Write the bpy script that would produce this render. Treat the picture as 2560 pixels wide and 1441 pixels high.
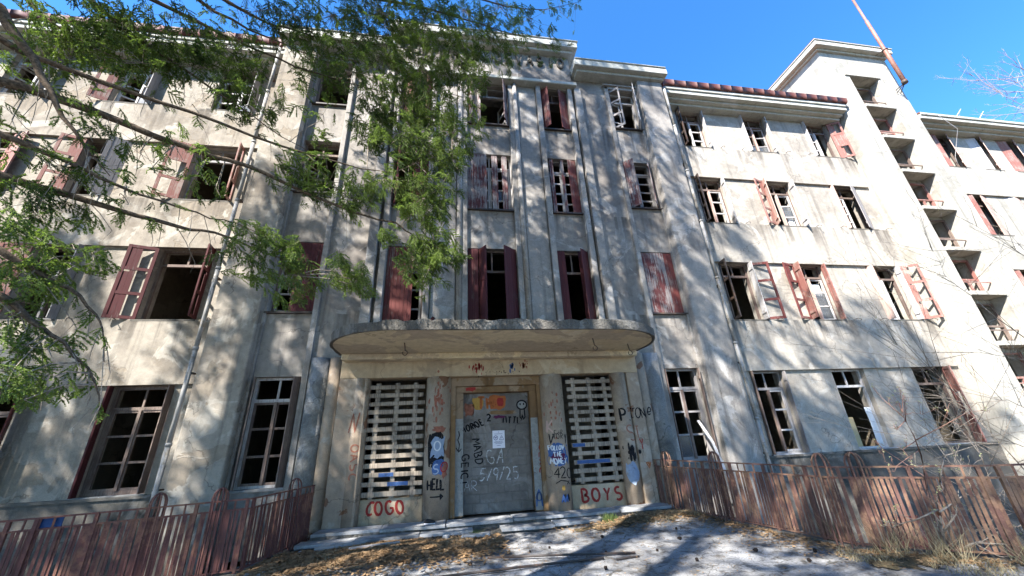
import bpy, math, random
import numpy as np
from mathutils import Vector, Matrix
for o in list(bpy.data.objects): bpy.data.objects.remove(o)
C = bpy.context.scene.collection
S = bpy.context.scene
rnd = random.Random(7)
rng = np.random.default_rng(11)
# ------------------------------------------------------------ camera, world, sun
cam = bpy.data.objects.new('camera', bpy.data.cameras.new('camera')); C.objects.link(cam)
cam.data.sensor_width = 36; cam.data.lens = 36*931.13/2560
cam.data.clip_start = .05; cam.data.clip_end = 2000
CR, CU, CF = Vector((.98831, -.14525, -.04643)), Vector((-.01299, -.38378, .92333)), Vector((.15194, .91193, .38121))
M3 = Matrix((CR, CU, -CF)).transposed()
cam.matrix_world = Matrix.Translation((-1.18, -10.5, 1.7)) @ M3.to_4x4()
S.camera = cam
SUN = Vector((-1.05, -1.0, 1.35)).normalized()          # towards the sun
w = bpy.data.worlds.new('World'); S.world = w; w.use_nodes = True
nt = w.node_tree; bg = nt.nodes['Background']
sky = nt.nodes.new('ShaderNodeTexSky'); sky.sky_type = 'NISHITA'; sky.sun_disc = False
sky.sun_elevation = math.asin(SUN.z); sky.sun_rotation = math.atan2(SUN.x, SUN.y)
sky.altitude = 1400; sky.air_density = .8; sky.dust_density = .6; sky.ozone_density = 3.0
hs = nt.nodes.new('ShaderNodeHueSaturation'); hs.inputs['Saturation'].default_value = 1.25
nt.links.new(sky.outputs[0], hs.inputs['Color']); nt.links.new(hs.outputs[0], bg.inputs[0])
bg.inputs[1].default_value = .128
sl = bpy.data.objects.new('sun', bpy.data.lights.new('sun', 'SUN')); C.objects.link(sl)
sl.data.energy = 3.9; sl.data.angle = math.radians(.55); sl.data.color = (1, .965, .91)
sl.rotation_euler = (-SUN).to_track_quat('-Z', 'Y').to_euler()
S.view_settings.view_transform = 'Standard'; S.view_settings.look = 'None'
S.view_settings.gamma = 1; S.view_settings.use_curve_mapping = False
S.view_settings.exposure = 2.3
S.cycles.use_denoising = True; S.cycles.max_bounces = 8; S.cycles.diffuse_bounces = 4; S.cycles.transparent_max_bounces = 8
# ------------------------------------------------------------ materials
def lin(h):
    h = h.lstrip('#'); f = lambda c: c/12.92 if c <= .04045 else ((c+.055)/1.055)**2.4
    return tuple(f(int(h[i:i+2], 16)/255) for i in (0, 2, 4)) + (1,)
class NT:
    def __init__(s, name, rough=.9, spec=.2):
        s.m = bpy.data.materials.new(name); s.m.use_nodes = True; s.t = s.m.node_tree
        s.b = s.t.nodes['Principled BSDF']; s.b.inputs['Roughness'].default_value = rough
        s.b.inputs['Specular IOR Level'].default_value = spec
        g = s.t.nodes.new('ShaderNodeNewGeometry'); s.pos = g.outputs['Position']; s.geo = g
    def new(s, k): return s.t.nodes.new(k)
    def ln(s, a, b): s.t.links.new(a, b)
    def noise(s, scale, detail=5, rough=.6, dist=0., vec=None, stretch=None, off=0):
        v = vec or s.pos
        if stretch or off:
            mp = s.new('ShaderNodeMapping'); mp.inputs['Scale'].default_value = stretch or (1, 1, 1)
            mp.inputs['Location'].default_value = (off, off*.7, off*1.3); s.ln(v, mp.inputs[0]); v = mp.outputs[0]
        n = s.new('ShaderNodeTexNoise'); n.inputs['Scale'].default_value = scale; n.inputs['Detail'].default_value = detail
        n.inputs['Roughness'].default_value = rough; n.inputs['Distortion'].default_value = dist
        s.ln(v, n.inputs['Vector']); return n.outputs[0]
    def ramp(s, f, a, b, lo=0., hi=1.):
        r = s.new('ShaderNodeMapRange'); r.interpolation_type = 'SMOOTHSTEP'
        r.inputs['From Min'].default_value = a; r.inputs['From Max'].default_value = b
        r.inputs['To Min'].default_value = lo; r.inputs['To Max'].default_value = hi
        s.ln(f, r.inputs[0]); return r.outputs[0]
    def mix(s, f, a, b, mode='MIX'):
        x = s.new('ShaderNodeMix'); x.data_type = 'RGBA'; x.blend_type = mode
        for sock, v in ((x.inputs[0], f), (x.inputs[6], a), (x.inputs[7], b)):
            if isinstance(v, (int, float)): sock.default_value = v
            elif isinstance(v, tuple): sock.default_value = v if len(v) == 4 else v+(1,)
            else: s.ln(v, sock)
        return x.outputs[2]
    def math(s, op, a, b=0.):
        x = s.new('ShaderNodeMath'); x.operation = op
        for sock, v in ((x.inputs[0], a), (x.inputs[1], b)):
            if isinstance(v, (int, float)): sock.default_value = v
            else: s.ln(v, sock)
        return x.outputs[0]
    def bump(s, h, strength=.4, dist=.01):
        b = s.new('ShaderNodeBump'); b.inputs['Strength'].default_value = strength; b.inputs['Distance'].default_value = dist
        s.ln(h, b.inputs['Height']); s.ln(b.outputs[0], s.b.inputs['Normal'])
    def done(s, col):
        if isinstance(col, tuple): s.b.inputs['Base Color'].default_value = col if len(col) == 4 else col+(1,)
        else: s.ln(col, s.b.inputs['Base Color'])
        return s.m
def plaster(name, main, dark, light, patch=(.56, .6), stain=(.5, .72), streak=.5, bump=.5, fine=70, bdist=.012, off=0, peel=None, drips=()):
    n = NT(name, .95, .1)
    big = n.noise(.55, 6, .62, .4, off=off)
    c = n.mix(n.ramp(big, stain[0], stain[1]), main, dark)
    p = n.noise(1.15, 7, .6, .8, off=off+5.3)
    pm = n.ramp(p, patch[0], patch[1])
    c = n.mix(n.math('MULTIPLY', pm, .75), c, light)
    if peel:
        q = n.noise(.85, 8, .58, .5, off=off+11); c = n.mix(n.ramp(q, peel[1], peel[1]+.012), c, peel[0])
    st = n.noise(1.0, 5, .6, .2, stretch=(3.2, 3.2, .16), off=off+3)
    sm = n.math('MULTIPLY', n.ramp(st, .52, .78), streak)
    c = n.mix(sm, c, tuple(v*.45 for v in dark[:3])+(1,))
    if drips:
        sx = n.new('ShaderNodeSeparateXYZ'); n.ln(n.pos, sx.inputs[0]); run = n.noise(1., 4, .65, .15, stretch=(2.6, 2.6, .05), off=off+9); acc = None
        for zs_ in drips:
            below = n.math('MULTIPLY', n.ramp(sx.outputs[2], zs_-1.25, zs_-.05), n.math('LESS_THAN', sx.outputs[2], zs_))
            acc = below if acc is None else n.math('MAXIMUM', acc, below)
        dm = n.math('MULTIPLY', acc, n.ramp(run, .47, .66, 0, .8)); c = n.mix(dm, c, (.115, .10, .085, 1))
    md = n.noise(7, 6, .65, .3, off=off)
    c = n.mix(n.ramp(md, .3, .7, 0, .5), c, n.mix(1., c, (.62, .62, .63, 1), 'MULTIPLY'))
    cv = n.new('ShaderNodeTexVoronoi'); cv.feature = 'DISTANCE_TO_EDGE'; cv.inputs['Scale'].default_value = .42
    wv = n.new('ShaderNodeVectorMath'); wv.operation = 'ADD'; wn = n.new('ShaderNodeTexNoise'); wn.inputs['Scale'].default_value = 1.7; wn.inputs['Detail'].default_value = 6
    n.ln(n.pos, wn.inputs['Vector']); n.ln(n.pos, wv.inputs[0]); n.ln(wn.outputs[1], wv.inputs[1]); n.ln(wv.outputs[0], cv.inputs['Vector'])
    ck = n.math('MULTIPLY', n.ramp(cv.outputs[0], .0, .007, .6, 0), n.ramp(n.noise(.7, 3, .5, off=off+7), .48, .56))
    c = n.mix(ck, c, tuple(v*.35 for v in dark[:3])+(1,))
    fn = n.noise(fine, 3, .7)
    c = n.mix(n.ramp(fn, .35, .68, 0, .42), c, n.mix(1., c, (.55, .54, .53, 1), 'MULTIPLY'))
    h = n.math('ADD', n.math('MULTIPLY', fn, .7), n.math('MULTIPLY', md, 1.2))
    if peel: h = n.math('SUBTRACT', h, n.math('MULTIPLY', n.ramp(q, peel[1], peel[1]+.012), .8))
    n.bump(h, bump, bdist)
    return n.done(c)
M = {}
M['wing'] = plaster('wing_plaster', (.425, .385, .33), (.30, .268, .228), (.51, .475, .42), streak=.6, bump=.95, stain=(.48, .68), drips=(5.05, 8.8, 12.4))
M['centre'] = plaster('centre_plaster', (.335, .305, .27), (.225, .20, .178), (.455, .425, .39), streak=.8, bump=1., off=21, stain=(.44, .62), drips=(5.03, 8.46, 12.03, 12.35))
M['smooth'] = plaster('smooth_render', (.35, .322, .29), (.23, .21, .19), (.455, .43, .40), streak=.8, bump=.45, fine=40, off=33, stain=(.46, .66))
M['leftw'] = plaster('left_plaster', (.365, .325, .27), (.24, .205, .165), (.46, .425, .365), streak=.75, bump=.75, off=47, stain=(.45, .64), peel=((.30, .255, .20), .60), drips=(5.05, 8.8, 12.4))
M['tower'] = plaster('tower_plaster', (.42, .395, .345), (.30, .285, .245), (.50, .475, .42), streak=.75, bump=.6, off=61)
M['portico'] = plaster('portico_render', (.48, .375, .25), (.35, .265, .175), (.55, .465, .345), streak=.5, bump=.35, off=71, peel=((.38, .295, .205), .57))
M['soffit'] = plaster('soffit_limewash', (.74, .63, .43), (.62, .50, .33), (.78, .70, .53), streak=.1, bump=.45, off=83, peel=((.56, .47, .35), .50))
M['column'] = plaster('column_render', (.37, .29, .215), (.245, .19, .14), (.45, .385, .31), streak=.6, bump=.4, off=91, peel=((.24, .125, .075), .59))
M['door'] = plaster('smeared_mortar', (.215, .195, .175), (.15, .135, .12), (.30, .28, .26), streak=.5, bump=.7, off=101, patch=(.48, .56), stain=(.42, .6))
M['ochre'] = plaster('ochre_frame', (.245, .15, .075), (.16, .095, .05), (.31, .25, .18), streak=.7, bump=.4, off=113, peel=((.30, .215, .14), .56))
M['base'] = plaster('base_plinth', (.15, .138, .12), (.06, .058, .05), (.25, .235, .21), streak=.8, bump=.9, off=121, patch=(.54, .62))
M['rough'] = plaster('pebbledash', (.22, .215, .20), (.10, .10, .095), (.38, .37, .36), streak=.3, bump=1., fine=28, bdist=.03, off=131, patch=(.5, .58))
M['fascia'] = plaster('weathered_concrete', (.15, .14, .125), (.07, .068, .06), (.26, .245, .22), streak=.4, bump=1., fine=22, bdist=.05, off=141)
M['cornice'] = plaster('cornice_stone', (.50, .49, .43), (.36, .36, .30), (.57, .56, .52), streak=.35, bump=.35, off=151)
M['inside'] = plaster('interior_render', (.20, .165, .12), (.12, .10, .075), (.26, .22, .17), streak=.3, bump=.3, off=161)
M['slab'] = plaster('white_stone', (.36, .365, .37), (.22, .22, .215), (.46, .465, .47), streak=.3, bump=.5, off=171, stain=(.44, .6))
def wood(name, paint, bare, wear, streakc=(.05, .04, .035), rough=.75):
    n = NT(name, rough, .25)
    g = n.noise(1, 6, .65, .3, stretch=(46, 46, 1.6))
    b = n.noise(2.1, 5, .6)
    f = n.math('ADD', n.math('MULTIPLY', g, .65), n.math('MULTIPLY', b, .5))
    c = n.mix(n.ramp(f, wear, wear+.09), paint, bare)
    c = n.mix(n.ramp(g, .52, .7, 0, .55), c, streakc)
    c = n.mix(n.ramp(b, .3, .7, 0, .35), c, n.mix(1., c, (.6, .6, .6, 1), 'MULTIPLY'))
    n.bump(g, .4, .004); return n.done(c)
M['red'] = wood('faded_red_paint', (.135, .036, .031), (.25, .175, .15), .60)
M['redlit'] = wood('sunlit_red_paint', (.255, .112, .092), (.38, .29, .25), .57, (.14, .05, .04))  # red paint as it looks in sun, the light put into its colour
M['maroon'] = wood('maroon_paint', (.082, .020, .022), (.17, .11, .10), .66)
M['worn'] = wood('worn_red_boards', (.10, .03, .03), (.30, .265, .25), .53)
M['grey'] = wood('silvered_wood', (.27, .25, .245), (.40, .38, .37), .58)
M['white'] = wood('flaking_white_paint', (.50, .48, .47), (.33, .28, .25), .60, (.2, .16, .14))
M['brown'] = wood('brown_window_wood', (.14, .10, .085), (.25, .19, .155), .56)
M['pink'] = wood('bleached_pink_wood', (.46, .31, .26), (.52, .43, .38), .58, (.24, .15, .12))
M['pallet'] = wood('pallet_pine', (.33, .275, .215), (.20, .165, .13), .56, (.05, .042, .034))
def metal(name, paint, rust, wear, rough=.6):
    n = NT(name, rough, .35)
    a = n.noise(9, 6, .65, .4); b = n.noise(1.6, 4, .6)
    f = n.math('ADD', n.math('MULTIPLY', a, .55), n.math('MULTIPLY', b, .5))
    c = n.mix(n.ramp(f, wear, wear+.1), paint, rust)
    c = n.mix(n.ramp(n.noise(60, 3), .4, .7, 0, .4), c, n.mix(1., c, (.45, .42, .4, 1), 'MULTIPLY'))
    n.bump(a, .25, .003); return n.done(c)
M['fence'] = metal('red_oxide_iron', (.115, .043, .036), (.19, .085, .055), .50, .7)
M['fencer'] = metal('rusty_iron', (.125, .062, .048), (.235, .135, .085), .50, .75)
M['gutter'] = metal('red_gutter', (.115, .038, .03), (.075, .03, .024), .54)
M['pipe'] = metal('grey_pipe', (.29, .28, .265), (.21, .185, .15), .53, .7)
M['pole'] = metal('rusted_pole', (.30, .15, .11), (.22, .10, .07), .5)
M['dark'] = metal('dark_iron', (.05, .04, .035), (.10, .06, .04), .52)
def flat(name, col, rough=.8, var=.35):
    n = NT(name, rough, .15); v = n.noise(14, 4, .6)
    if 'spray' in name:
        a = n.math('ADD', n.math('MULTIPLY', n.noise(55, 3, .7), .6), n.math('MULTIPLY', n.noise(9, 4, .6), .5))
        n.ln(n.ramp(a, .33 if 'faint' not in name else .38, .50 if 'faint' not in name else .62), n.b.inputs['Alpha'])
    return n.done(n.mix(n.ramp(v, .3, .7, 0, var), col, tuple(x*.55 for x in col[:3])+(1,)))
M['p_black'] = flat('black_spray', (.012, .012, .014)); M['p_white'] = flat('white_spray', (.62, .64, .66))
M['p_blue'] = flat('blue_spray', (.055, .11, .26)); M['p_red'] = flat('red_spray', (.30, .035, .03))
M['p_orange'] = flat('orange_spray', (.36, .11, .035)); M['p_yellow'] = flat('yellow_spray', (.40, .24, .06))
M['p_pale'] = flat('pale_blue_spray', (.26, .32, .42)); M['p_faint'] = flat('faint_white_spray', (.55, .55, .54), .9, .4)
M['p_grey'] = flat('grey_spray', (.27, .27, .255), .9, .5); M['p_rust'] = flat('faded_red_spray', (.30, .12, .08), .9, .7)
M['p_purple'] = flat('purple_spray', (.10, .02, .06))
M['paper'] = flat('white_paper', (.72, .71, .76), .7, .05); M['ink'] = flat('printed_ink', (.05, .05, .16), .7, 0)
M['bluetin'] = flat('blue_sheet', (.02, .055, .16), .5, .4); M['bluebox'] = flat('blue_enamel', (.05, .10, .30), .45, .1)
M['yellow'] = flat('buff_board', (.42, .34, .19), .8, .2); M['cloth'] = flat('white_cloth', (.62, .64, .66), .9, .1)
M['roof'] = flat('roof_tiles', (.18, .08, .055)); M['whitebox'] = flat('white_panel', (.70, .70, .72), .6, .1)
M['shoe'] = flat('black_rubber', (.02, .02, .022), .6, .1); M['cone'] = flat('pine_cone', (.03, .022, .018), .9, .5)
def glassy():
    n = NT('dusty_glass', .12, .5); n.b.inputs['Alpha'].default_value = .55
    return n.done((.10, .11, .12, 1))
M['glass'] = glassy()
def concrete():
    n = NT('old_concrete', .9, .15)
    a = n.noise(.8, 7, .62, .5); b = n.noise(4.5, 7, .68, .4); f = n.noise(42, 4, .7)
    c = n.mix(n.ramp(a, .38, .66), (.235, .23, .225, 1), (.41, .405, .40, 1))
    c = n.mix(n.ramp(b, .47, .64, 0, .9), c, (.105, .095, .082, 1))
    c = n.mix(n.ramp(f, .42, .7, 0, .6), c, (.06, .055, .05, 1))
    v = n.new('ShaderNodeTexVoronoi'); v.feature = 'DISTANCE_TO_EDGE'; v.inputs['Scale'].default_value = .9
    mp = n.new('ShaderNodeVectorMath'); mp.operation = 'ADD'; n.ln(n.pos, mp.inputs[0])
    nn = n.new('ShaderNodeTexNoise'); nn.inputs['Scale'].default_value = 2.5; n.ln(n.pos, nn.inputs['Vector'])
    n.ln(nn.outputs[1], mp.inputs[1]); n.ln(mp.outputs[0], v.inputs['Vector'])
    c = n.mix(n.ramp(v.outputs[0], .0, .016, .8, 0), c, (.05, .045, .035, 1))
    n.bump(n.math('ADD', n.math('MULTIPLY', f, .6), b), .6, .02); return n.done(c)
M['concrete'] = concrete()
def soil():
    n = NT('leafy_soil', 1, .05)
    a = n.noise(3, 7, .7, .6); f = n.noise(38, 4, .7)
    c = n.mix(n.ramp(a, .4, .62), (.075, .058, .038, 1), (.13, .105, .06, 1))
    c = n.mix(n.ramp(f, .45, .65), c, (.20, .145, .085, 1)); n.bump(n.math('ADD', a, f), .9, .04); return n.done(c)
M['soil'] = soil()
def leafm(name, a, b, trans, sc=1.3):
    n = NT(name, .75, .25)
    g = n.noise(sc, 4, .6); g2 = n.noise(23, 3, .6)
    f = n.math('ADD', n.math('MULTIPLY', g, .6), n.math('MULTIPLY', g2, .4))
    c = n.mix(n.ramp(f, .36, .64), a, b)
    if trans:
        tr = n.new('ShaderNodeBsdfTranslucent'); n.ln(n.mix(1., c, (1.25, 1.35, .8, 1), 'MULTIPLY'), tr.inputs[0])
        ms = n.new('ShaderNodeMixShader'); ms.inputs[0].default_value = trans
        out = n.t.nodes['Material Output']; n.ln(n.b.outputs[0], ms.inputs[1]); n.ln(tr.outputs[0], ms.inputs[2]); n.ln(ms.outputs[0], out.inputs[0])
    return n.done(c)
M['needle'] = leafm('spruce_needles', (.036, .070, .018, 1), (.21, .285, .065, 1), .45)
M['deadleaf'] = leafm('dead_leaves', (.15, .09, .045, 1), (.40, .26, .14, 1), .15, 9)
M['grass'] = leafm('green_grass', (.045, .075, .02, 1), (.12, .16, .05, 1), .25, 5)
M['straw'] = leafm('dry_stalks', (.24, .19, .11, 1), (.36, .30, .19, 1), .1, 5)
M['bud'] = leafm('pale_buds', (.36, .36, .18, 1), (.48, .45, .25, 1), .3, 5)
def bark(name, a, b):
    n = NT(name, .9, .1); g = n.noise(30, 6, .7, .5); n.bump(g, .6, .006)
    return n.done(n.mix(n.ramp(g, .35, .65), a, b))
M['bark'] = bark('spruce_bark', (.055, .042, .032, 1), (.17, .125, .09, 1))
M['twig'] = bark('bare_twig_bark', (.17, .14, .115, 1), (.34, .285, .23, 1))
M['sapling'] = bark('sapling_bark', (.22, .12, .09, 1), (.34, .20, .15, 1))
M['beechbark'] = bark('pale_beech_bark', (.19, .155, .15, 1), (.29, .245, .24, 1))
# ------------------------------------------------------------ mesh helpers
class MB:
    def __init__(s): s.v = []; s.f = []; s.mi = []; s.k = 0
    def add(s, vs, fs):
        b = len(s.v); s.v += [tuple(p) for p in vs]
        for f in fs: s.f.append(tuple(b+i for i in f)); s.mi.append(s.k)
        return s
    def box(s, x0, x1, y0, y1, z0, z1):
        return s.add([(x0,y0,z0),(x1,y0,z0),(x1,y1,z0),(x0,y1,z0),(x0,y0,z1),(x1,y0,z1),(x1,y1,z1),(x0,y1,z1)],
                     [(0,3,2,1),(4,5,6,7),(0,1,5,4),(1,2,6,5),(2,3,7,6),(3,0,4,7)])
    def obox(s, o, u, n, l0, l1, t0, t1, z0, z1):
        # box in a vertical plane: u = along (x,y), n = normal (x,y)
        P = lambda l, t, z: (o[0]+u[0]*l+n[0]*t, o[1]+u[1]*l+n[1]*t, z)
        return s.add([P(l0,t0,z0),P(l1,t0,z0),P(l1,t1,z0),P(l0,t1,z0),P(l0,t0,z1),P(l1,t0,z1),P(l1,t1,z1),P(l0,t1,z1)],
                     [(0,3,2,1),(4,5,6,7),(0,1,5,4),(1,2,6,5),(2,3,7,6),(3,0,4,7)])
    def prism(s, poly, z0, z1):
        n = len(poly)
        return s.add([(x,y,z0) for x,y in poly]+[(x,y,z1) for x,y in poly],
            [tuple(range(n-1,-1,-1)), tuple(range(n,2*n))]+[(i,(i+1)%n,n+(i+1)%n,n+i) for i in range(n)])
    def tube(s, pts, rad, n=6):
        pts = [Vector(p) for p in pts]; m = len(pts)
        if not hasattr(rad, '__len__'): rad = [rad]*m
        vs = []; up = Vector((.31, .17, .93))
        for i, p in enumerate(pts):
            d = (pts[min(i+1, m-1)]-pts[max(i-1, 0)]).normalized()
            a = d.cross(up)
            if a.length < .1: a = d.cross(Vector((1, 0, 0)))
            a.normalize(); b = d.cross(a)
            for k in range(n):
                t = 2*math.pi*k/n; vs.append(p+(a*math.cos(t)+b*math.sin(t))*rad[i])
        fs = [(i*n+k, i*n+(k+1)%n, (i+1)*n+(k+1)%n, (i+1)*n+k) for i in range(m-1) for k in range(n)]
        fs += [tuple(range(n-1, -1, -1)), tuple((m-1)*n+k for k in range(n))]
        return s.add(vs, fs)
    def build(s, name, mat, parent=None, smooth=False, bevel=0):
        me = bpy.data.meshes.new(name); me.from_pydata(s.v, [], s.f)
        for m in (mat if isinstance(mat, (list, tuple)) else [mat]): me.materials.append(M[m] if isinstance(m, str) else m)
        if isinstance(mat, (list, tuple)): me.polygons.foreach_set('material_index', s.mi)
        if smooth: me.polygons.foreach_set('use_smooth', [True]*len(me.polygons))
        me.update()
        o = bpy.data.objects.new(name, me); C.objects.link(o)
        if parent: o.parent = parent
        if bevel:
            b = o.modifiers.new('bevel', 'BEVEL'); b.width = bevel; b.segments = 1; b.limit_method = 'ANGLE'
        return o
def np_obj(name, V, F, mat, parent=None):
    V = np.asarray(V, np.float32); F = np.asarray(F, np.int32)
    me = bpy.data.meshes.new(name); k = F.shape[1]
    me.vertices.add(len(V)); me.vertices.foreach_set('co', V.ravel())
    me.loops.add(F.size); me.loops.foreach_set('vertex_index', F.ravel())
    me.polygons.add(len(F)); me.polygons.foreach_set('loop_start', np.arange(0, F.size, k, dtype=np.int32))
    me.materials.append(M[mat]); me.update(calc_edges=True); me.validate()
    o = bpy.data.objects.new(name, me); C.objects.link(o)
    if parent: o.parent = parent
    return o
def tag(o, label, cat, group=None, kind=None):
    if label: o['label'] = label
    if cat: o['category'] = cat
    if group: o['group'] = group
    if kind: o['kind'] = kind
    return o
def empty(name, loc=(0, 0, 0)):
    o = bpy.data.objects.new(name, None); C.objects.link(o); o.location = loc; o.empty_display_size = .2; return o
def wall(mb, x0, x1, z0, z1, y, th, holes):
    xs = sorted({x0, x1, *[h[i] for h in holes for i in (0, 1)]}); zs = sorted({z0, z1, *[h[i] for h in holes for i in (2, 3)]})
    xs = [x for x in xs if x0-1e-6 <= x <= x1+1e-6]; zs = [z for z in zs if z0-1e-6 <= z <= z1+1e-6]
    nx, nz = len(xs)-1, len(zs)-1
    def solid(i, k):
        if not (0 <= i < nx and 0 <= k < nz): return False
        cx, cz = (xs[i]+xs[i+1])/2, (zs[k]+zs[k+1])/2
        return not any(h[0] < cx < h[1] and h[2] < cz < h[3] for h in holes)
    for i in range(nx):
        for k in range(nz):
            if not solid(i, k): continue
            a, b, c, d = xs[i], xs[i+1], zs[k], zs[k+1]; Y = y+th
            mb.add([(a,y,c),(b,y,c),(b,y,d),(a,y,d)], [(0,1,2,3)])
            mb.add([(a,Y,c),(b,Y,c),(b,Y,d),(a,Y,d)], [(3,2,1,0)])
            if not solid(i-1, k): mb.add([(a,y,c),(a,y,d),(a,Y,d),(a,Y,c)], [(0,1,2,3)])
            if not solid(i+1, k): mb.add([(b,y,c),(b,y,d),(b,Y,d),(b,Y,c)], [(3,2,1,0)])
            if not solid(i, k-1): mb.add([(a,y,c),(b,y,c),(b,Y,c),(a,Y,c)], [(3,2,1,0)])
            if not solid(i, k+1): mb.add([(a,y,d),(b,y,d),(b,Y,d),(a,Y,d)], [(0,1,2,3)])
    return mb
# ------------------------------------------------------------ the building
bld = tag(empty('building', (0, 0, 0)), 'abandoned four-storey sanatorium with grey peeling render and broken red shutters', 'building')
FZ = [(1.0, 3.4), (5.07, 7.2), (8.82, 10.9), (12.43, 14.4)]
RX = [(8.0, 9.15), (10.95, 12.2), (14.12, 15.42)]
LX = [(-9.38, -8.0), (-12.37, -11.15), (-15.5, -14.2)]
def holes(X, F=range(4)): return [(a, b, FZ[f][0], FZ[f][1]) for a, b in X for f in F]
wall(MB(), 6.6, 16.4, -2.6, 14.6, .08, .42, holes(RX)+[(9.9, 10.35, -1.25, -.45), (13.3, 13.8, -1.2, -.5)]).build('wall', 'wing', bld)
wall(MB(), -18.5, -6.7, -2.6, 14.6, .08, .42, holes(LX)).build('wall', 'leftw', bld)
FX = [(20.9, 22.3), (23.3, 24.3), (25.2, 26.4), (27.6, 28.7)]
wall(MB(), 20.0, 31, -2.6, 14.6, .08, .42, holes(FX, (0, 1, 2, 3))).build('wall', 'tower', bld)
BZ = [(3.4, 5.07), (7.2, 8.82), (10.9, 12.43)]
for z0, z1 in BZ:      # plain bands between the window rows, standing proud of the window strips
    MB().box(6.7, 16.0, 0, .11, z0, z1).build('spandrel_band', 'wing', bld)
    MB().box(-17.6, -6.8, 0, .11, z0, z1).build('spandrel_band', 'leftw', bld)
    MB().box(20.1, 30.6, 0, .11, z0, z1).build('spandrel_band', 'tower', bld)
for x0, x1 in ((6.7, 16.0), (-17.6, -6.8), (20.1, 30.6)):
    MB().box(x0, x1, -.06, .1, -2.6, .93).build('plinth', 'base', bld)
    MB().box(x0+.02, x1-.02, -.10, .095, .93, .985).build('ledge', 'base', bld)
# ---- eaves, gutters, roofs
def gutter(x0, x1, yf=-.59):
    n = max(1, round((x1-x0)/.53)); w_ = (x1-x0)/n; base = None
    for i in range(n):
        if base is None:
            mb = MB(); prof = []
            for k in range(7):
                a = math.radians(195+k*25); prof.append((yf-.05+.13*math.cos(a)*.8, 15.08+.14*math.sin(a)))
            prof = [(yf-.165, 15.19)]+[p for p in prof]+[(yf+.06, 15.2)]
            m = len(prof)
            vs = [(0, p[0], p[1]) for p in prof]+[(w_-.004, yf-.05+(p[0]-yf+.05)*.985, 15.08+(p[1]-15.08)*.985) for p in prof]
            mb.add(vs, [(k, k+1, m+k+1, m+k) for k in range(m-1)]+[tuple(range(m)), tuple(range(2*m-1, m-1, -1))])
            base = mb.build('gutter_section', 'gutter', bld, True); o = base
        else:
            o = base.copy(); C.objects.link(o)
        o.location = (x0+i*w_, rnd.uniform(-.006, .006), rnd.uniform(-.008, .008))
def eaves(x0, x1, mat='cornice'):
    mb = MB(); mb.box(x0, x1, -.59, .12, 14.62, 14.86); mb.box(x0+.03, x1-.03, -.64, -.58, 14.80, 14.94)
    mb.box(x0+.05, x1-.05, -.40, .1, 14.52, 14.622); mb.box(x0+.06, x1-.06, -.22, .095, 14.41, 14.523)
    mb.build('eaves_moulding', mat, bld, bevel=.012)
    MB().add([(x0,-.62,14.95),(x1,-.62,14.95),(x1,6,16.9),(x0,6,16.9),(x0,-.62,14.88),(x1,-.62,14.88),(x1,6,16.7),(x0,6,16.7)],
             [(0,1,2,3),(7,6,5,4),(0,4,5,1),(1,5,6,2),(2,6,7,3),(3,7,4,0)]).build('roof', 'roof', bld)
eaves(6.9, 15.98); gutter(7.12, 16.02)
eaves(-18.4, -7.06); gutter(-18.0, -7.15)
eaves(20.0, 31)
mb = MB()
for x in (21.6, 24.2, 26.0): mb.box(x, x+.05, .4, .45, 15.2, 15.75)
mb.box(21.4, 26.3, .38, .42, 15.66, 15.7); mb.build('roof_rail', 'gutter', bld)
# ---- floors, partitions and back walls: the rooms behind the openings
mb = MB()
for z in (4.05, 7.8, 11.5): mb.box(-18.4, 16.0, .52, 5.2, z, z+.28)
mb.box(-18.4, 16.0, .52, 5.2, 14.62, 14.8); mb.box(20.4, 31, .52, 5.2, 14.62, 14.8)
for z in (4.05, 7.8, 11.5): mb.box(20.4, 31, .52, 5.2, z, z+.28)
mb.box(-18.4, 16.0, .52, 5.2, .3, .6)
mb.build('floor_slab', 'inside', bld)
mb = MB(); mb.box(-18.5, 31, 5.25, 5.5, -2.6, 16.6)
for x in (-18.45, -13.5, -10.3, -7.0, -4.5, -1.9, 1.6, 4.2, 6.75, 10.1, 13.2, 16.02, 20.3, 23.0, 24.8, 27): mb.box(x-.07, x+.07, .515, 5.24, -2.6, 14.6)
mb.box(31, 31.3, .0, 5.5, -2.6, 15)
mb.build('inner_wall', 'inside', bld)
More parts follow.
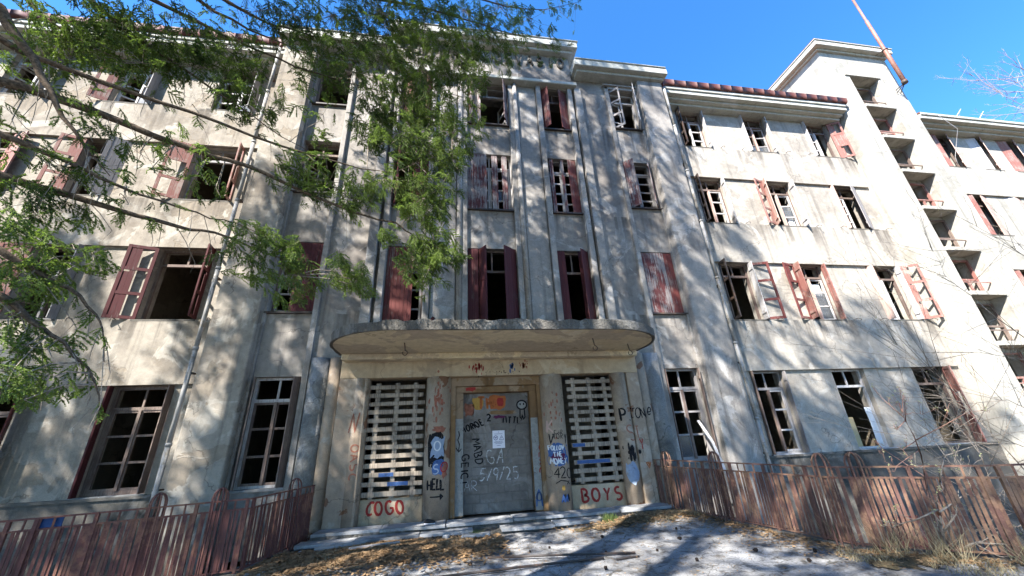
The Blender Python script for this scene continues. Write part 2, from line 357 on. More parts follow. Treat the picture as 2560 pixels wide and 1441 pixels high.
# ---- windows
def frame_box(mb, x0, x1, y0, y1, z0, z1, fw):
    mb.box(x0, x0+fw, y0, y1, z0, z1); mb.box(x1-fw, x1, y0, y1, z0, z1)
    mb.box(x0+fw, x1-fw, y0+.002, y1-.002, z1-fw, z1); mb.box(x0+fw, x1-fw, y0+.002, y1-.002, z0, z0+fw)
def leaf_geo(mb, o, u, n, w_, z0, z1, t, rows, st=.055, rl=.05):
    mb.obox(o, u, n, 0, st, 0, t, z0, z1); mb.obox(o, u, n, w_-st, w_, 0, t, z0, z1)
    for i in range(rows+1):
        zc = z0+(z1-z0)*i/rows; a = zc if i == 0 else zc-(rl if i == rows else rl/2)
        mb.obox(o, u, n, st, w_-st, .003, t-.003, a, a+rl)
def window(par, x0, x1, z0, z1, y, sb=.15, fm='brown', trans=True, sash=(), shut=(), mull=None, sill='base', fw=.06):
    mb = MB(); yf = y+sb
    frame_box(mb, x0, x1, yf, yf+.07, z0, z1, fw)
    zt = z1-.24*(z1-z0) if trans else z1-fw
    if trans:
        mb.box(x0+fw, x1-fw, yf-.012, yf+.066, zt, zt+.075)
        xm = (x0+x1)/2; mb.box(xm-.022, xm+.022, yf+.012, yf+.05, zt+.075, z1-fw)
    W = mb.build('window', fm, par)
    if sill:
        MB().box(x0-.06, x1+.06, y-.085, yf+.01, z0-.045, z0+.004).build('sill', sill, W)
    if mull:
        MB().box((x0+x1)/2-.035, (x0+x1)/2+.03, yf-.03, yf+.045, z0+fw, zt+.002).build('mullion', mull, W)
    hw = (x1-x0)/2-fw
    for side, ang, rows, mat, gl in sash:
        a = math.radians(ang); mb = MB()
        if side == 'L': o = (x0+fw+.002, yf+.004); u = (math.cos(a), math.sin(a)); n = (-math.sin(a), math.cos(a))
        else: o = (x1-fw-.002, yf+.004); u = (-math.cos(a), math.sin(a)); n = (math.sin(a), math.cos(a))
        leaf_geo(mb, o, u, n, hw-.004, z0+fw+.003, zt-.003, .042, rows)
        mb.k = 1
        for r in gl:
            h = (zt-z0-fw)/rows
            mb.obox(o, u, n, .054, hw-.058, .018, .023, z0+fw+h*r+.03, z0+fw+h*(r+1)-.03)
        mb.build('sash', [mat, 'glass'], W)
    for side, ang, w_, style, pan, mat in shut:
        a = math.radians(ang); zo = z0+.01; zz = z1-.02; yo = y-.045 if ang > 100 else y+.012
        if style == 'in': yo = y+sb-.06; style = 'plank'
        if side == 'L': o = (x0+.012, yo); u = (math.cos(a), -math.sin(a)); n = (math.sin(a), math.cos(a))
        elif side == 'R': o = (x1-.012, yo); u = (-math.cos(a), -math.sin(a)); n = (-math.sin(a), math.cos(a))
        else: o = (x0+side, y+.03); u = (math.cos(a), -math.sin(a)); n = (math.sin(a), math.cos(a))
        if n[1] < 0: n = (-n[0], -n[1])
        mb = MB(); t = .036
        if style == 'panel':
            st = .075 if w_ > .42 else .055
            leaf_geo(mb, o, u, n, w_, zo, zz, t, len(pan), st, .085)
            h = (zz-zo)/len(pan)
            for i, ch in enumerate(pan):
                zlo, zhi = zo+h*i+.045, zo+h*(i+1)-.045
                if ch == '1':
                    k = max(2, int((w_-2*st)/.085))
                    for j in range(k):
                        l0 = st+(w_-2*st)*j/k; mb.obox(o, u, n, l0+.001, l0+(w_-2*st)/k-.003, .010+rnd.uniform(0, .004), .024, zlo, zhi)
                elif ch in 'hr':
                    l0, l1 = (st, st+(w_-2*st)*.45) if ch == 'h' else (w_-st-(w_-2*st)*.48, w_-st)
                    mb.obox(o, u, n, l0, (l0+l1)/2-.003, .010, .024, zlo, zhi); mb.obox(o, u, n, (l0+l1)/2, l1, .012, .024, zlo, zhi-rnd.uniform(0, .12))
        else:
            k = max(2, int(w_/.10))
            for j in range(k):
                d = rnd.uniform(-.003, .004)
                mb.obox(o, u, n, w_*j/k+.002, w_*(j+1)/k-.003, d, d+.024, zo+rnd.uniform(0, .015), zz-rnd.uniform(0, .015))
            if ang > 30 or side == 'R':
                for zc in (zo+.2, zz-.3): mb.obox(o, u, n, .02, w_-.02, .026, .046, zc, zc+.09)
            else:
                for zc in (zo+.2, zz-.3): mb.obox(o, u, n, .02, w_-.02, .029, .049, zc, zc+.09)
        mb.build('shutter', mat, W)
    return W
def wing_win(X, i, f, **k):
    W = window(bld, X[i][0], X[i][1], FZ[f][0], FZ[f][1], .08, **k)
    if f:
        for xx in (X[i][0]-.42, X[i][1]+.40):
            zz = FZ[f][0]+.01; MB().tube([(xx, .10, zz), (xx+.01, -.10, zz+.01), (xx+.05, -.17, zz-.05), (xx+.03, -.14, zz-.09)], .011, 5).build('shutter_hook', 'dark', W)
    return W
# right wing, top floor down
wing_win(RX, 0, 3, sash=[('R', 0, 3, 'white', ())], mull='white', shut=[('L', 96, .3, 'panel', '000', 'dark'), ('R', 82, .2, 'plank', '', 'white')], sill='base')
wing_win(RX, 1, 3, sash=[('R', 8, 3, 'grey', (0,)), ('L', 0, 3, 'brown', (0,))], mull='pink', shut=[('L', 85, .16, 'plank', '', 'white'), ('R', 80, .2, 'plank', '', 'white')])
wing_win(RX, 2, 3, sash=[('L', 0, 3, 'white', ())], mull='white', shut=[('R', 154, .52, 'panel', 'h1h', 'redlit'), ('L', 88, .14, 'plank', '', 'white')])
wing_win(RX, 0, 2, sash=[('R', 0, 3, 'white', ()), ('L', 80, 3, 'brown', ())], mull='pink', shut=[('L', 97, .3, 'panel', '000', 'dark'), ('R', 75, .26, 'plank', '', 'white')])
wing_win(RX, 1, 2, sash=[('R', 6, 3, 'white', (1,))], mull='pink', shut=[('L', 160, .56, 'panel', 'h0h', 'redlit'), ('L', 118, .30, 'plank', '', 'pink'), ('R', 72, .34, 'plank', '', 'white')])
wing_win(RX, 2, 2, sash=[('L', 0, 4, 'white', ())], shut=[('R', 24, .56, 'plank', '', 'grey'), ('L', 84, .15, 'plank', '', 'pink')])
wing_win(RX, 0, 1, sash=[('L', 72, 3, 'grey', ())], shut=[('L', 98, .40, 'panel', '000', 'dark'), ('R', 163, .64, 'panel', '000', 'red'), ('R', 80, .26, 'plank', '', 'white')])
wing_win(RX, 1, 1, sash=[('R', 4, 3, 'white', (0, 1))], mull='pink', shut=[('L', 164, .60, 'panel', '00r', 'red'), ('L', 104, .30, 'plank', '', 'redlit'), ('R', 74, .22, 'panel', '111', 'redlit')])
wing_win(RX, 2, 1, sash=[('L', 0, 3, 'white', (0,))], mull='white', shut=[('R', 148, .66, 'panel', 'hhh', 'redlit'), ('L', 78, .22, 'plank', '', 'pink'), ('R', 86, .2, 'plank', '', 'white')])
wing_win(RX, 0, 0, sash=[('R', 0, 3, 'white', ()), ('L', 84, 3, 'brown', ())], mull='brown', fm='grey', shut=[('L', 92, .12, 'panel', '000', 'brown'), ('R', 84, .16, 'plank', '', 'grey')], sill='slab')
wing_win(RX, 1, 0, fm='white', sill='slab')
wing_win(RX, 2, 0, fm='brown', shut=[('R', 60, .44, 'panel', '1h1', 'redlit')], sill='slab')
# left wing; brown frames and sashes carry its shade in their colour
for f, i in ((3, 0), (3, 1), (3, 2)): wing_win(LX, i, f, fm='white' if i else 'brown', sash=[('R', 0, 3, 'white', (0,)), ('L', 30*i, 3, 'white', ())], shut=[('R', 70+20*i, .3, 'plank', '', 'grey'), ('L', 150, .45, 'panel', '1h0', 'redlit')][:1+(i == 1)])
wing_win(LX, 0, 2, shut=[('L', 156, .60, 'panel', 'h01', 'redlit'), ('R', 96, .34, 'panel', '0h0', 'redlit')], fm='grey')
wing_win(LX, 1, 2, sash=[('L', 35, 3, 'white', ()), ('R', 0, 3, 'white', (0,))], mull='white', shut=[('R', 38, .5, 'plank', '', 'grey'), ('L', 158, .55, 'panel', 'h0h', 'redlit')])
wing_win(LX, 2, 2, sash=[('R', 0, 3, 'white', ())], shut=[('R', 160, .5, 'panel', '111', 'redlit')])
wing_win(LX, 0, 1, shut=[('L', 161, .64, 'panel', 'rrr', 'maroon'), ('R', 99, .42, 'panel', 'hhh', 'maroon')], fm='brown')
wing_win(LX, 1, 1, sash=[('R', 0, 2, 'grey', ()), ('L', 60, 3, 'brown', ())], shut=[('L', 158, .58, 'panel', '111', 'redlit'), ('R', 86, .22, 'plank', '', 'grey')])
wing_win(LX, 2, 1, sash=[('R', 0, 3, 'grey', ())])
wing_win(LX, 0, 0, sash=[('L', 0, 3, 'brown', ()), ('R', 0, 3, 'brown', ())], fm='brown', mull='brown', fw=.09, shut=[('L', 74, .24, 'panel', '11', 'maroon'), ('R', 84, .18, 'plank', '', 'brown')], sill='slab')
wing_win(LX, 1, 0, sash=[('L', 0, 3, 'brown', ()), ('R', 0, 3, 'brown', ())], shut=[('R', 128, .42, 'plank', '', 'red')], sill='slab')
wing_win(LX, 2, 0, sash=[('R', 0, 3, 'brown', ())], sill='slab')
# far wing beyond the stair tower
for f in range(4):
    for i, (a, b) in enumerate(FX):
        if f == 0 and i > 1: continue
        window(bld, a, b, FZ[f][0], FZ[f][1], .08, fm='brown', trans=(i % 2 == 0), sash=[('R', 0, 3, 'white', ())] if i % 2 else [],
               shut=[('L', 8, .55, 'plank', '', 'redlit' if i % 2 == 0 else 'white'), ('R', 30 if f == 3 else 12, .4, 'plank', '', 'pink')])
# ---- central block
CX = -.08
cw = {}
def sym(off, hw): return [(CX+off-hw, CX+off+hw)] + ([(CX-off-hw, CX-off+hw)] if off else [])
hl = []
for (a, b) in sym(0, .735)+sym(2.5, .525):
    hl += [(a, b, 12.07, 14.0), (a, b, 8.5, 10.75), (a, b, 4.02, 7.12)]
for (a, b) in sym(5.3, .55):
    hl += [(a, b, 12.38, 14.32), (a, b, 8.84, 10.82), (a, b, 5.07, 7.16), (a, b, 1.0, 3.42)]
wall(MB(), -7.05, 6.85, -.3, 14.8, -.6, .38, hl+[(-3.25, 3.15, .12, 3.3)]).build('wall', 'centre', bld)
MB().box(-6.95, 6.8, -.22, .6, 14.3, 14.75).build('wall', 'centre', bld)
def pil(a, b, yf, z0, z1, mat='smooth', name='pilaster', bev=.012):
    for s in (1, -1):
        x0, x1 = (CX+a, CX+b) if s > 0 else (CX-b, CX-a)
        MB().box(x0, x1, yf, -.585, z0, z1).build(name, mat, bld, bevel=bev)
MB().box(CX+5.92, CX+6.95, -.9, -.585, -2.6, 14.74).build('corner_pier', 'smooth', bld, bevel=.02); MB().box(CX-6.95, CX-5.92, -.9, -.585, -2.6, 14.74).build('corner_pier', 'leftw', bld, bevel=.02)
for s in (1, -1):     # the block's flanks back to the wings
    x0, x1 = (CX+6.15, CX+6.94) if s > 0 else (CX-6.94, CX-6.15)
    MB().box(x0, x1, -.584, .3, -2.6, 14.73).build('flank_wall', 'smooth', bld)
pil(.74, .90, -.72, 4.03, 14.05); pil(1.09, 1.78, -.66, 4.03, 14.05, 'smooth', 'panel'); pil(1.80, 1.97, -.775, 4.03, 14.05)
pil(3.03, 3.20, -.775, 4.03, 14.05); pil(3.29, 3.55, -.82, 4.03, 14.05)
pil(4.60, 4.745, -.70, .0, 14.5, 'smooth', 'casing'); pil(5.855, 5.99, -.68, .0, 14.5, 'smooth', 'casing')
for s in (1, -1):      # half-round fillet between the middle windows
    xc = CX+s*.985; MB().prism([(xc+.085*math.cos(t), -.70+.10*math.sin(t)) for t in [2*math.pi*k/16 for k in range(16)]], 4.03, 14.05).build('fillet', 'smooth', bld, True)
# raised surrounds at the top windows
for off, hw, zt in ((2.5, .525, 14.0), (5.3, .55, 14.32)):
    for a, b in sym(off, hw):
        mb = MB(); mb.box(a-.16, b+.16, -.70, -.59, zt+.02, zt+.14); mb.box(a-.22, b+.22, -.77, -.588, zt+.14 if off > 3 else zt+.1, zt+.20 if off > 3 else zt+.145); mb.build('window_head', 'smooth', bld, bevel=.006)
# cornices, string course, gable parapet with raised letters
MB().box(-3.5, 3.3, -.93, -.595, 14.06, 14.22).build('string_course', 'cornice', bld, bevel=.02)
for s in (1, -1):
    x0, x1 = (3.22, 7.05) if s > 0 else (-7.22, -3.4)
    mb = MB(); mb.box(x0, x1, -1.2, .3, 14.86, 15.16); mb.box(x0+.12, x1-.1, -1.02, .25, 14.74, 14.862); mb.box(x0+.03, x1-.03, -1.24, .3, 15.16, 15.21)
    mb.build('cornice', 'cornice', bld, bevel=.015)
MB().box(-3.36, 3.18, -.72, .3, 14.22, 15.95).build('parapet', 'centre', bld)
mb = MB(); mb.box(-3.66, 3.48, -1.12, .6, 15.93, 16.24); mb.box(-3.5, 3.32, -.95, .5, 15.8, 15.932); mb.box(-3.70, 3.52, -1.16, .6, 16.24, 16.29)
mb.build('parapet_cornice', 'cornice', bld, bevel=.015)
def win(off, hw, z0, z1, s=1, **k): return window(bld, CX+s*off-hw, CX+s*off+hw, z0, z1, -.6, **k)
k0 = dict(sill='dark')
win(0, .735, 12.07, 14.0, shut=[('L', 14, .46, 'plank', '', 'worn'), ('L', 62, .3, 'plank', '', 'worn'), ('R', 64, .42, 'plank', '', 'worn')], fm='grey', sash=[('R', 70, 3, 'white', ())], **k0)
win(2.5, .525, 12.07, 14.0, shut=[('L', 50, .36, 'plank', '', 'red'), ('R', 28, .40, 'plank', '', 'red')], fm='brown', **k0)
win(2.5, .525, 12.07, 14.0, -1, shut=[('L', 20, .45, 'plank', '', 'red'), ('R', 60, .3, 'plank', '', 'red')], fm='brown', **k0)
win(5.3, .55, 12.38, 14.32, shut=[('L', 42, .42, 'panel', '000', 'grey'), ('R', 62, .58, 'plank', '', 'white')], fm='white', sash=[('L', 12, 3, 'white', ())], **k0)
win(5.3, .55, 12.38, 14.32, -1, fm='brown', **k0)
win(0, .735, 8.5, 10.75, shut=[('L', 2, .62, 'plank', '', 'worn'), (.80, 2, .20, 'plank', '', 'worn'), (1.14, 2, .18, 'plank', '', 'worn')], sash=[('R', 0, 4, 'white', (1,)), ('L', 0, 4, 'white', ())], fm='white', **k0)
win(2.5, .525, 8.5, 10.75, shut=[('R', 8, .30, 'plank', '', 'red'), (.10, 4, .13, 'plank', '', 'worn'), (.5, 4, .10, 'plank', '', 'worn')], sash=[('R', 0, 4, 'white', ()), ('L', 0, 4, 'white', ())], fm='grey', **k0)
win(2.5, .525, 8.5, 10.75, -1, shut=[('R', 4, .48, 'plank', '', 'red'), ('L', 66, .36, 'plank', '', 'maroon')], fm='brown', **k0)
win(5.3, .55, 8.84, 10.82, shut=[('L', 40, .40, 'plank', '', 'worn'), ('R', 50, .36, 'plank', '', 'worn')], sash=[('R', 0, 4, 'grey', ()), ('L', 0, 4, 'grey', ())], fm='grey', **k0)
win(5.3, .55, 8.84, 10.82, -1, fm='brown', sash=[('L', 40, 3, 'grey', ())], **k0)
win(0, .735, 4.02, 7.12, shut=[('L', 4, .30, 'plank', '', 'maroon'), (.33, 58, .34, 'panel', '111', 'maroon'), ('R', 4, .30, 'plank', '', 'maroon'), ('R', 40, .52, 'plank', '', 'maroon')], fm='brown', sill=None, sash=[('R', 80, 4, 'brown', ())])
win(2.5, .525, 4.02, 7.12, shut=[('L', 8, .27, 'plank', '', 'maroon'), ('R', 4, .32, 'plank', '', 'maroon'), ('R', 42, .42, 'plank', '', 'maroon')], sash=[('L', 66, 4, 'brown', (1,))], fm='brown', sill=None)
win(2.5, .525, 4.02, 7.12, -1, shut=[('L', 3, .74, 'plank', '', 'red')], fm='brown', sill=None, sash=[('R', 0, 4, 'grey', ())])
win(5.3, .55, 5.07, 7.16, shut=[('L', 1, .78, 'plank', '', 'worn'), ('R', 1, .29, 'plank', '', 'red')], fm='red', trans=False, **k0)
win(5.3, .55, 5.07, 7.16, -1, shut=[('R', 2, .62, 'plank', '', 'maroon')], sash=[('L', 0, 3, 'grey', ()), ('R', 0, 3, 'brown', ())], fm='brown', **k0)
win(5.3, .55, 1.0, 3.42, sash=[('L', 0, 3, 'grey', (0,)), ('R', 0, 3, 'grey', ())], fm='grey', mull='brown', shut=[('L', 78, .10, 'plank', '', 'brown'), ('R', 70, .20, 'plank', '', 'brown')], sill='slab')
win(5.3, .55, 1.0, 3.42, -1, sash=[('L', 0, 3, 'brown', ()), ('R', 0, 3, 'brown', ())], fm='white', mull='brown', shut=[('L', 66, .26, 'plank', '', 'brown'), ('R', 70, .26, 'plank', '', 'brown')], sill='slab')
# ---- downpipes
def pipe(x, y, z0, z1, rr=.05):
    mb = MB(); z = z1; first = True
    while z > z0:
        b = max(z0, z-2.1); mb.tube([(x, y, z), (x, y, b)], rr, 10)
        mb.tube([(x, y, b+.07), (x, y, b)], rr+.012, 10); z = b
    o = mb.build('downpipe', 'pipe', bld, True)
    mb = MB()
    for zz in np.arange(z0+.9, z1, 2.4): mb.box(x-.07, x+.07, y-.0, y+.16, zz, zz+.03)
    mb.build('pipe_bracket', 'dark', o)
    mb = MB(); mb.tube([(x, y, z1), (x+.02, y+.02, z1+.35)], rr+.004, 10); mb.build('pipe_elbow', 'gutter', o, True)
pipe(7.0, -.84, -2.2, 14.55); pipe(-7.21, -.84, -2.2, 14.55)
# ---- stair tower
TX0, TX1, SX0, SX1 = 16.08, 19.97, 17.22, 18.86
mb = MB()
def rounded(x0, x1, y0, y1, r=.3, seg=6):
    return [(x0, y1)]+[(x0+r-r*math.cos(t), y0+r-r*math.sin(t)) for t in [math.pi/2*k/seg for k in range(seg+1)]]+[(x1, y0), (x1, y1)]
MB().prism(rounded(TX0-.02, SX0, -.55, .3, .26), -2.6, 14.9).build('tower_pier', 'tower', bld, False)
MB().box(SX1, TX1, -.55, .3, -2.6, 17.0).build('tower_pier', 'tower', bld, bevel=.02)
mb = MB(); mb.box(TX0, SX0, -.548, .3, 14.9, 17.0); mb.box(TX0, TX1, -.548, .3, 17.0, 18.6); mb.box(TX0, TX0+.3, .3, 5, 12, 18.6); mb.box(TX1-.3, TX1, .3, 5, -2.6, 18.6); mb.box(TX0+.3, TX1-.3, 4.7, 5, 12, 18.6)
mb.build('tower_wall', 'tower', bld)
mb = MB(); mb.box(TX0-.33, TX1+.2, -.86, 5.3, 18.6, 18.86); mb.box(TX0-.37, TX1+.24, -.90, 5.34, 18.86, 18.93); mb.box(TX0-.12, TX1+.08, -.66, 5.1, 18.5, 18.602)
mb.build('tower_roof', 'cornice', bld, bevel=.015)
MB().box(TX0-.35, TX1+.22, -.88, 5.3, 18.93, 18.97).build('roof_edging', 'gutter', bld)
MB().box(SX0-.25, SX1+.1, -.60, -.54, 17.02, 17.10).build('drip_moulding', 'tower', bld)
zs = [15.2, 13.36, 11.5, 9.66, 7.8, 5.98, 4.12, 2.28, .45]
for i, z in enumerate(zs):
    MB().box(SX0+.004, SX1-.004, -.60, 2.6 if i % 2 else .9, z-.16, z).build('landing_slab', 'tower', bld, bevel=.01)
    zt = (zs[i-1]-.16) if i else 17.0
    mb = MB(); mb.box(SX0+.01, SX1-.01, -.06, .42, zt-.14, zt-.002); mb.build('lintel', 'tower', bld)
    mb = MB(); frame_box(mb, SX0+.02, SX1-.03, -.12, -.04, z+.003, zt-.16, .07)
    mb.box(SX0+.09, SX1-.10, -.11, -.05, z+.62, z+.69)
    if i != 0: mb.box(SX0+.5, SX0+.56, -.105, -.055, z+.07, z+.62)
    mb.box(SX0+.02, SX1-.02, -.38, -.35, z+.42, z+.46)
    if i % 2: mb.box(SX1-.55, SX1-.47, -.104, -.056, z+.07, z+.62)
    W = mb.build('window', 'redlit' if i % 2 else 'brown', bld)
    if i in (2, 3, 5, 6):
        mb = MB(); mb.tube([(SX1-.62, .10, z+.02), (SX1-.5, .12, z+1.1)], .03, 6); mb.tube([(SX0+.75, .12, z+.02), (SX0+.7, .2, z+.95)], .025, 6); mb.build('broken_bar', 'white', W)
MB().box(TX0+.3, TX1-.3, 2.6, 2.7, -2.6, 17).build('inner_wall', 'inside', bld)
MB().box(TX0+.02, TX0+.29, .3, 2.7, -2.6, 14.5).build('inner_wall', 'inside', bld)
# ---- portico, columns, canopy
MB().box(-3.85, 3.70, -1.0, -.57, 3.27, 3.79).build('portico_beam', 'portico', bld, bevel=.01)
MB().box(-3.80, 3.62, -1.32, -.98, 3.66, 3.805).build('portico_moulding', 'soffit', bld, bevel=.02)
MB().box(-3.85, -3.22, -1.0, -.57, .0, 3.272).build('portico_pier', 'column', bld, bevel=.015)
MB().box(3.36, 3.70, -1.0, -.57, .0, 3.272).build('portico_pier', 'column', bld, bevel=.015)
def round_col(xc, r, y, z0, z1, mat, name='column'):
    return MB().prism([(xc+r*math.cos(t), y+r*math.sin(t)) for t in [2*math.pi*k/28 for k in range(28)]], z0, z1).build(name, mat, bld, True)
col_geo = {'A': (-1.54, .30), 'B': (1.33, .30), 'D': (3.17, .21), 'E': (-3.37, .20)}
for k, (xc, r) in col_geo.items(): 
    o = round_col(xc, r, -.76 if r > .25 else -.83, .1, 3.275, 'column')
for xc in (4.28, -4.42): round_col(xc, .24, -.66, -.3, 3.82, 'rough')
for xc in (3.90, -4.04): round_col(xc, .17, -.70, -.3, 3.82, 'column')
for o in bld.children:
    if o.name.startswith('column'):
        for p in o.data.polygons: p.use_smooth = abs(p.normal.z) < .5
out = []
for (cx, cy, a0) in ((-2.28, -1.78, 180), (2.10, -1.78, 270)):
    for k in range(13):
        t = math.radians(a0+90*k/12); out.append((cx+1.6*math.cos(t), cy+1.58*math.sin(t)))
outl = [(-3.88, -.55)]+out+[(3.70, -.55)]
def inset(poly, d):
    cx, cy = -.02, -1.6; r = []
    for x, y in poly:
        vx, vy = (x-cx), (y-cy); r.append((x-math.copysign(min(d, abs(vx)), vx)*(abs(vx)/4.0)**.35, y if y > -.6 else y+d*min(1, abs(min(vy, 0))/1.0)))
    return r
MB().prism(inset(outl, .06), 3.80, 3.95).build('canopy', 'soffit', bld)
mb = MB(); inn = inset(outl, .19); 
# the rim is densified and roughened: a broken concrete edge
def dens(p, s=.11):
    r = []
    for a, b in zip(p[:-1], p[1:]):
        n = max(1, int(math.dist(a, b)/s))
        for k in range(n): r.append((a[0]+(b[0]-a[0])*k/n, a[1]+(b[1]-a[1])*k/n))
    return r+[p[-1]]
od = dens(outl); cxy = (-.02, -1.4)
vs = []
for i, (x, y) in enumerate(od):
    d = rnd.uniform(-.022, .014); vx, vy = x-cxy[0], y-cxy[1]; L_ = math.hypot(vx, vy)
    q = .07
    xi, yi = x-vx/L_*q, y-(vy/L_*q if vy < 0 else 0)
    zt = 4.0+rnd.choice((0, 0, .012, -.02, -.035))+rnd.uniform(-.01, .01)
    vs += [(x+vx/L_*d, y+vy/L_*d, 3.792+rnd.uniform(-.006, .006)), (x+vx/L_*(d+rnd.uniform(-.02, .02)), y+vy/L_*d, 3.9), (x+vx/L_*d*1.4, y+vy/L_*d, zt), (xi, yi, zt-.01), (xi, yi, 3.79)]
n_ = len(od)
mb.add(vs, [(i*5+k, (i+1)*5+k, (i+1)*5+(k+1) % 5, i*5+(k+1) % 5) for i in range(n_-1) for k in range(5)]+[(0, 1, 2, 3, 4), tuple((n_-1)*5+k for k in (4, 3, 2, 1, 0))])
mb.build('canopy_rim', 'fascia', bld)
MB().prism(inset(outl, .09), 3.952, 3.97).build('canopy_top', 'fascia', bld)
for x, y in ((-2.25, -2.3), (1.95, -2.55), (3.05, -2.0)):
    mb = MB(); mb.tube([(x, y, 3.82), (x+.02, y, 3.70), (x+.03, y-.02, 3.62)], .013, 6)
    mb.tube([(x+.03+.05*math.sin(t), y-.02, 3.57+.05*math.cos(t)) for t in [2*math.pi*k/12*.86 for k in range(13)]], .010, 6); mb.build('lamp_hook', 'dark', bld)
# round emblem in relief on the beam
mb = MB(); mb.tube([(-.085+.145*math.cos(t), -1.004, 3.475+.145*math.sin(t)) for t in [2*math.pi*k/28 for k in range(29)]], .014, 6)
mb.tube([(-.19, -1.002, 3.46), (-.12, -1.006, 3.53), (-.04, -1.006, 3.50), (.0, -1.004, 3.43)], .012, 6); mb.tube([(-.15, -1.004, 3.40), (-.08, -1.006, 3.43), (.01, -1.004, 3.38)], .012, 6)
mb.build('emblem', 'portico', bld, True)
# ---- entrance: stepped surround, blocked-up doorway
mb = MB(); mb.box(-1.24, 1.06, -.80, -.5, 3.05, 3.268); mb.box(-1.24, -1.12, -.80, -.5, .18, 3.05); mb.box(.94, 1.06, -.80, -.5, .18, 3.05); mb.build('door_surround', 'ochre', bld, bevel=.008)
mb = MB(); mb.box(-1.119, .939, -.70, -.49, 2.9, 3.048); mb.box(-1.119, -.93, -.70, -.49, .18, 2.9); mb.box(.76, .939, -.70, -.49, .18, 2.9); mb.build('door_jamb', 'ochre', bld, bevel=.008)
MB().box(-1.117, -.928, -.706, -.69, .205, 2.28).build('painted_patch', 'p_grey', bld); MB().box(.758, .937, -.706, -.69, .205, 2.24).build('painted_patch', 'p_grey', bld)
inf = MB().box(-.93, .76, -.43, -.3, .18, 2.9).build('door_infill', 'door', bld)
z = .205; row = 0
while z < 2.24:
    x = -.915+(0 if row % 2 else -.19)
    while x < .74:
        a, b = max(x, -.915), min(x+.375, .745)
        if b-a > .08:
            d = rnd.uniform(-.006, .0)
            MB().box(a+rnd.uniform(0, .008), b, -.439+d, -.42, z+rnd.uniform(0, .008), z+.186).build('block', 'door', inf, bevel=.006)
        x += .39
    z += .193; row += 1
MB().box(-.928, .758, -.47, -.42, 2.27, 2.895).build('overdoor_panel', 'door', bld)
for x0, x1 in ((-3.2, -1.84), (1.62, 3.05)): MB().box(x0, x1, -.72, -.5, .1, .66).build('panel_below_opening', 'portico', bld)
MB().box(-3.3, 3.2, .9, 1.0, .2, 3.6).build('inner_wall', 'inside', bld)
# steps
MB().box(-3.9, 3.78, -1.46, -.5, -.25, .15).build('step', 'fascia', bld); MB().box(-4.05, 3.9, -1.80, -1.45, -.3, .06).build('step', 'fascia', bld)
def slabs(cuts, y0, y1, z):
    for a, b in zip(cuts[:-1], cuts[1:]):
        dz = rnd.uniform(-.012, .012); dy = rnd.uniform(-.05, .04); r = rnd.uniform(-.012, .012)
        mb = MB(); n = 5
        fr = [(a+.008+(b-a-.016)*k/n, y0+dy+rnd.uniform(-.02, .02)+r*k) for k in range(n+1)]
        mb.prism([(a+.008, y1)]+fr+[(b-.008, y1)], z+dz, z+.055+dz); mb.build('step_slab', 'slab', bld, bevel=.006)
slabs([-3.9, -2.6, -1.3, .1, 1.2, 2.5, 3.8], -1.51, -1.0, .15); slabs([-4.06, -3.0, -1.8, -.75], -1.85, -1.48, .058); slabs([-.2, .9, 2.0], -1.84, -1.48, .055); slabs([2.6, 3.9], -1.82, -1.48, .05)
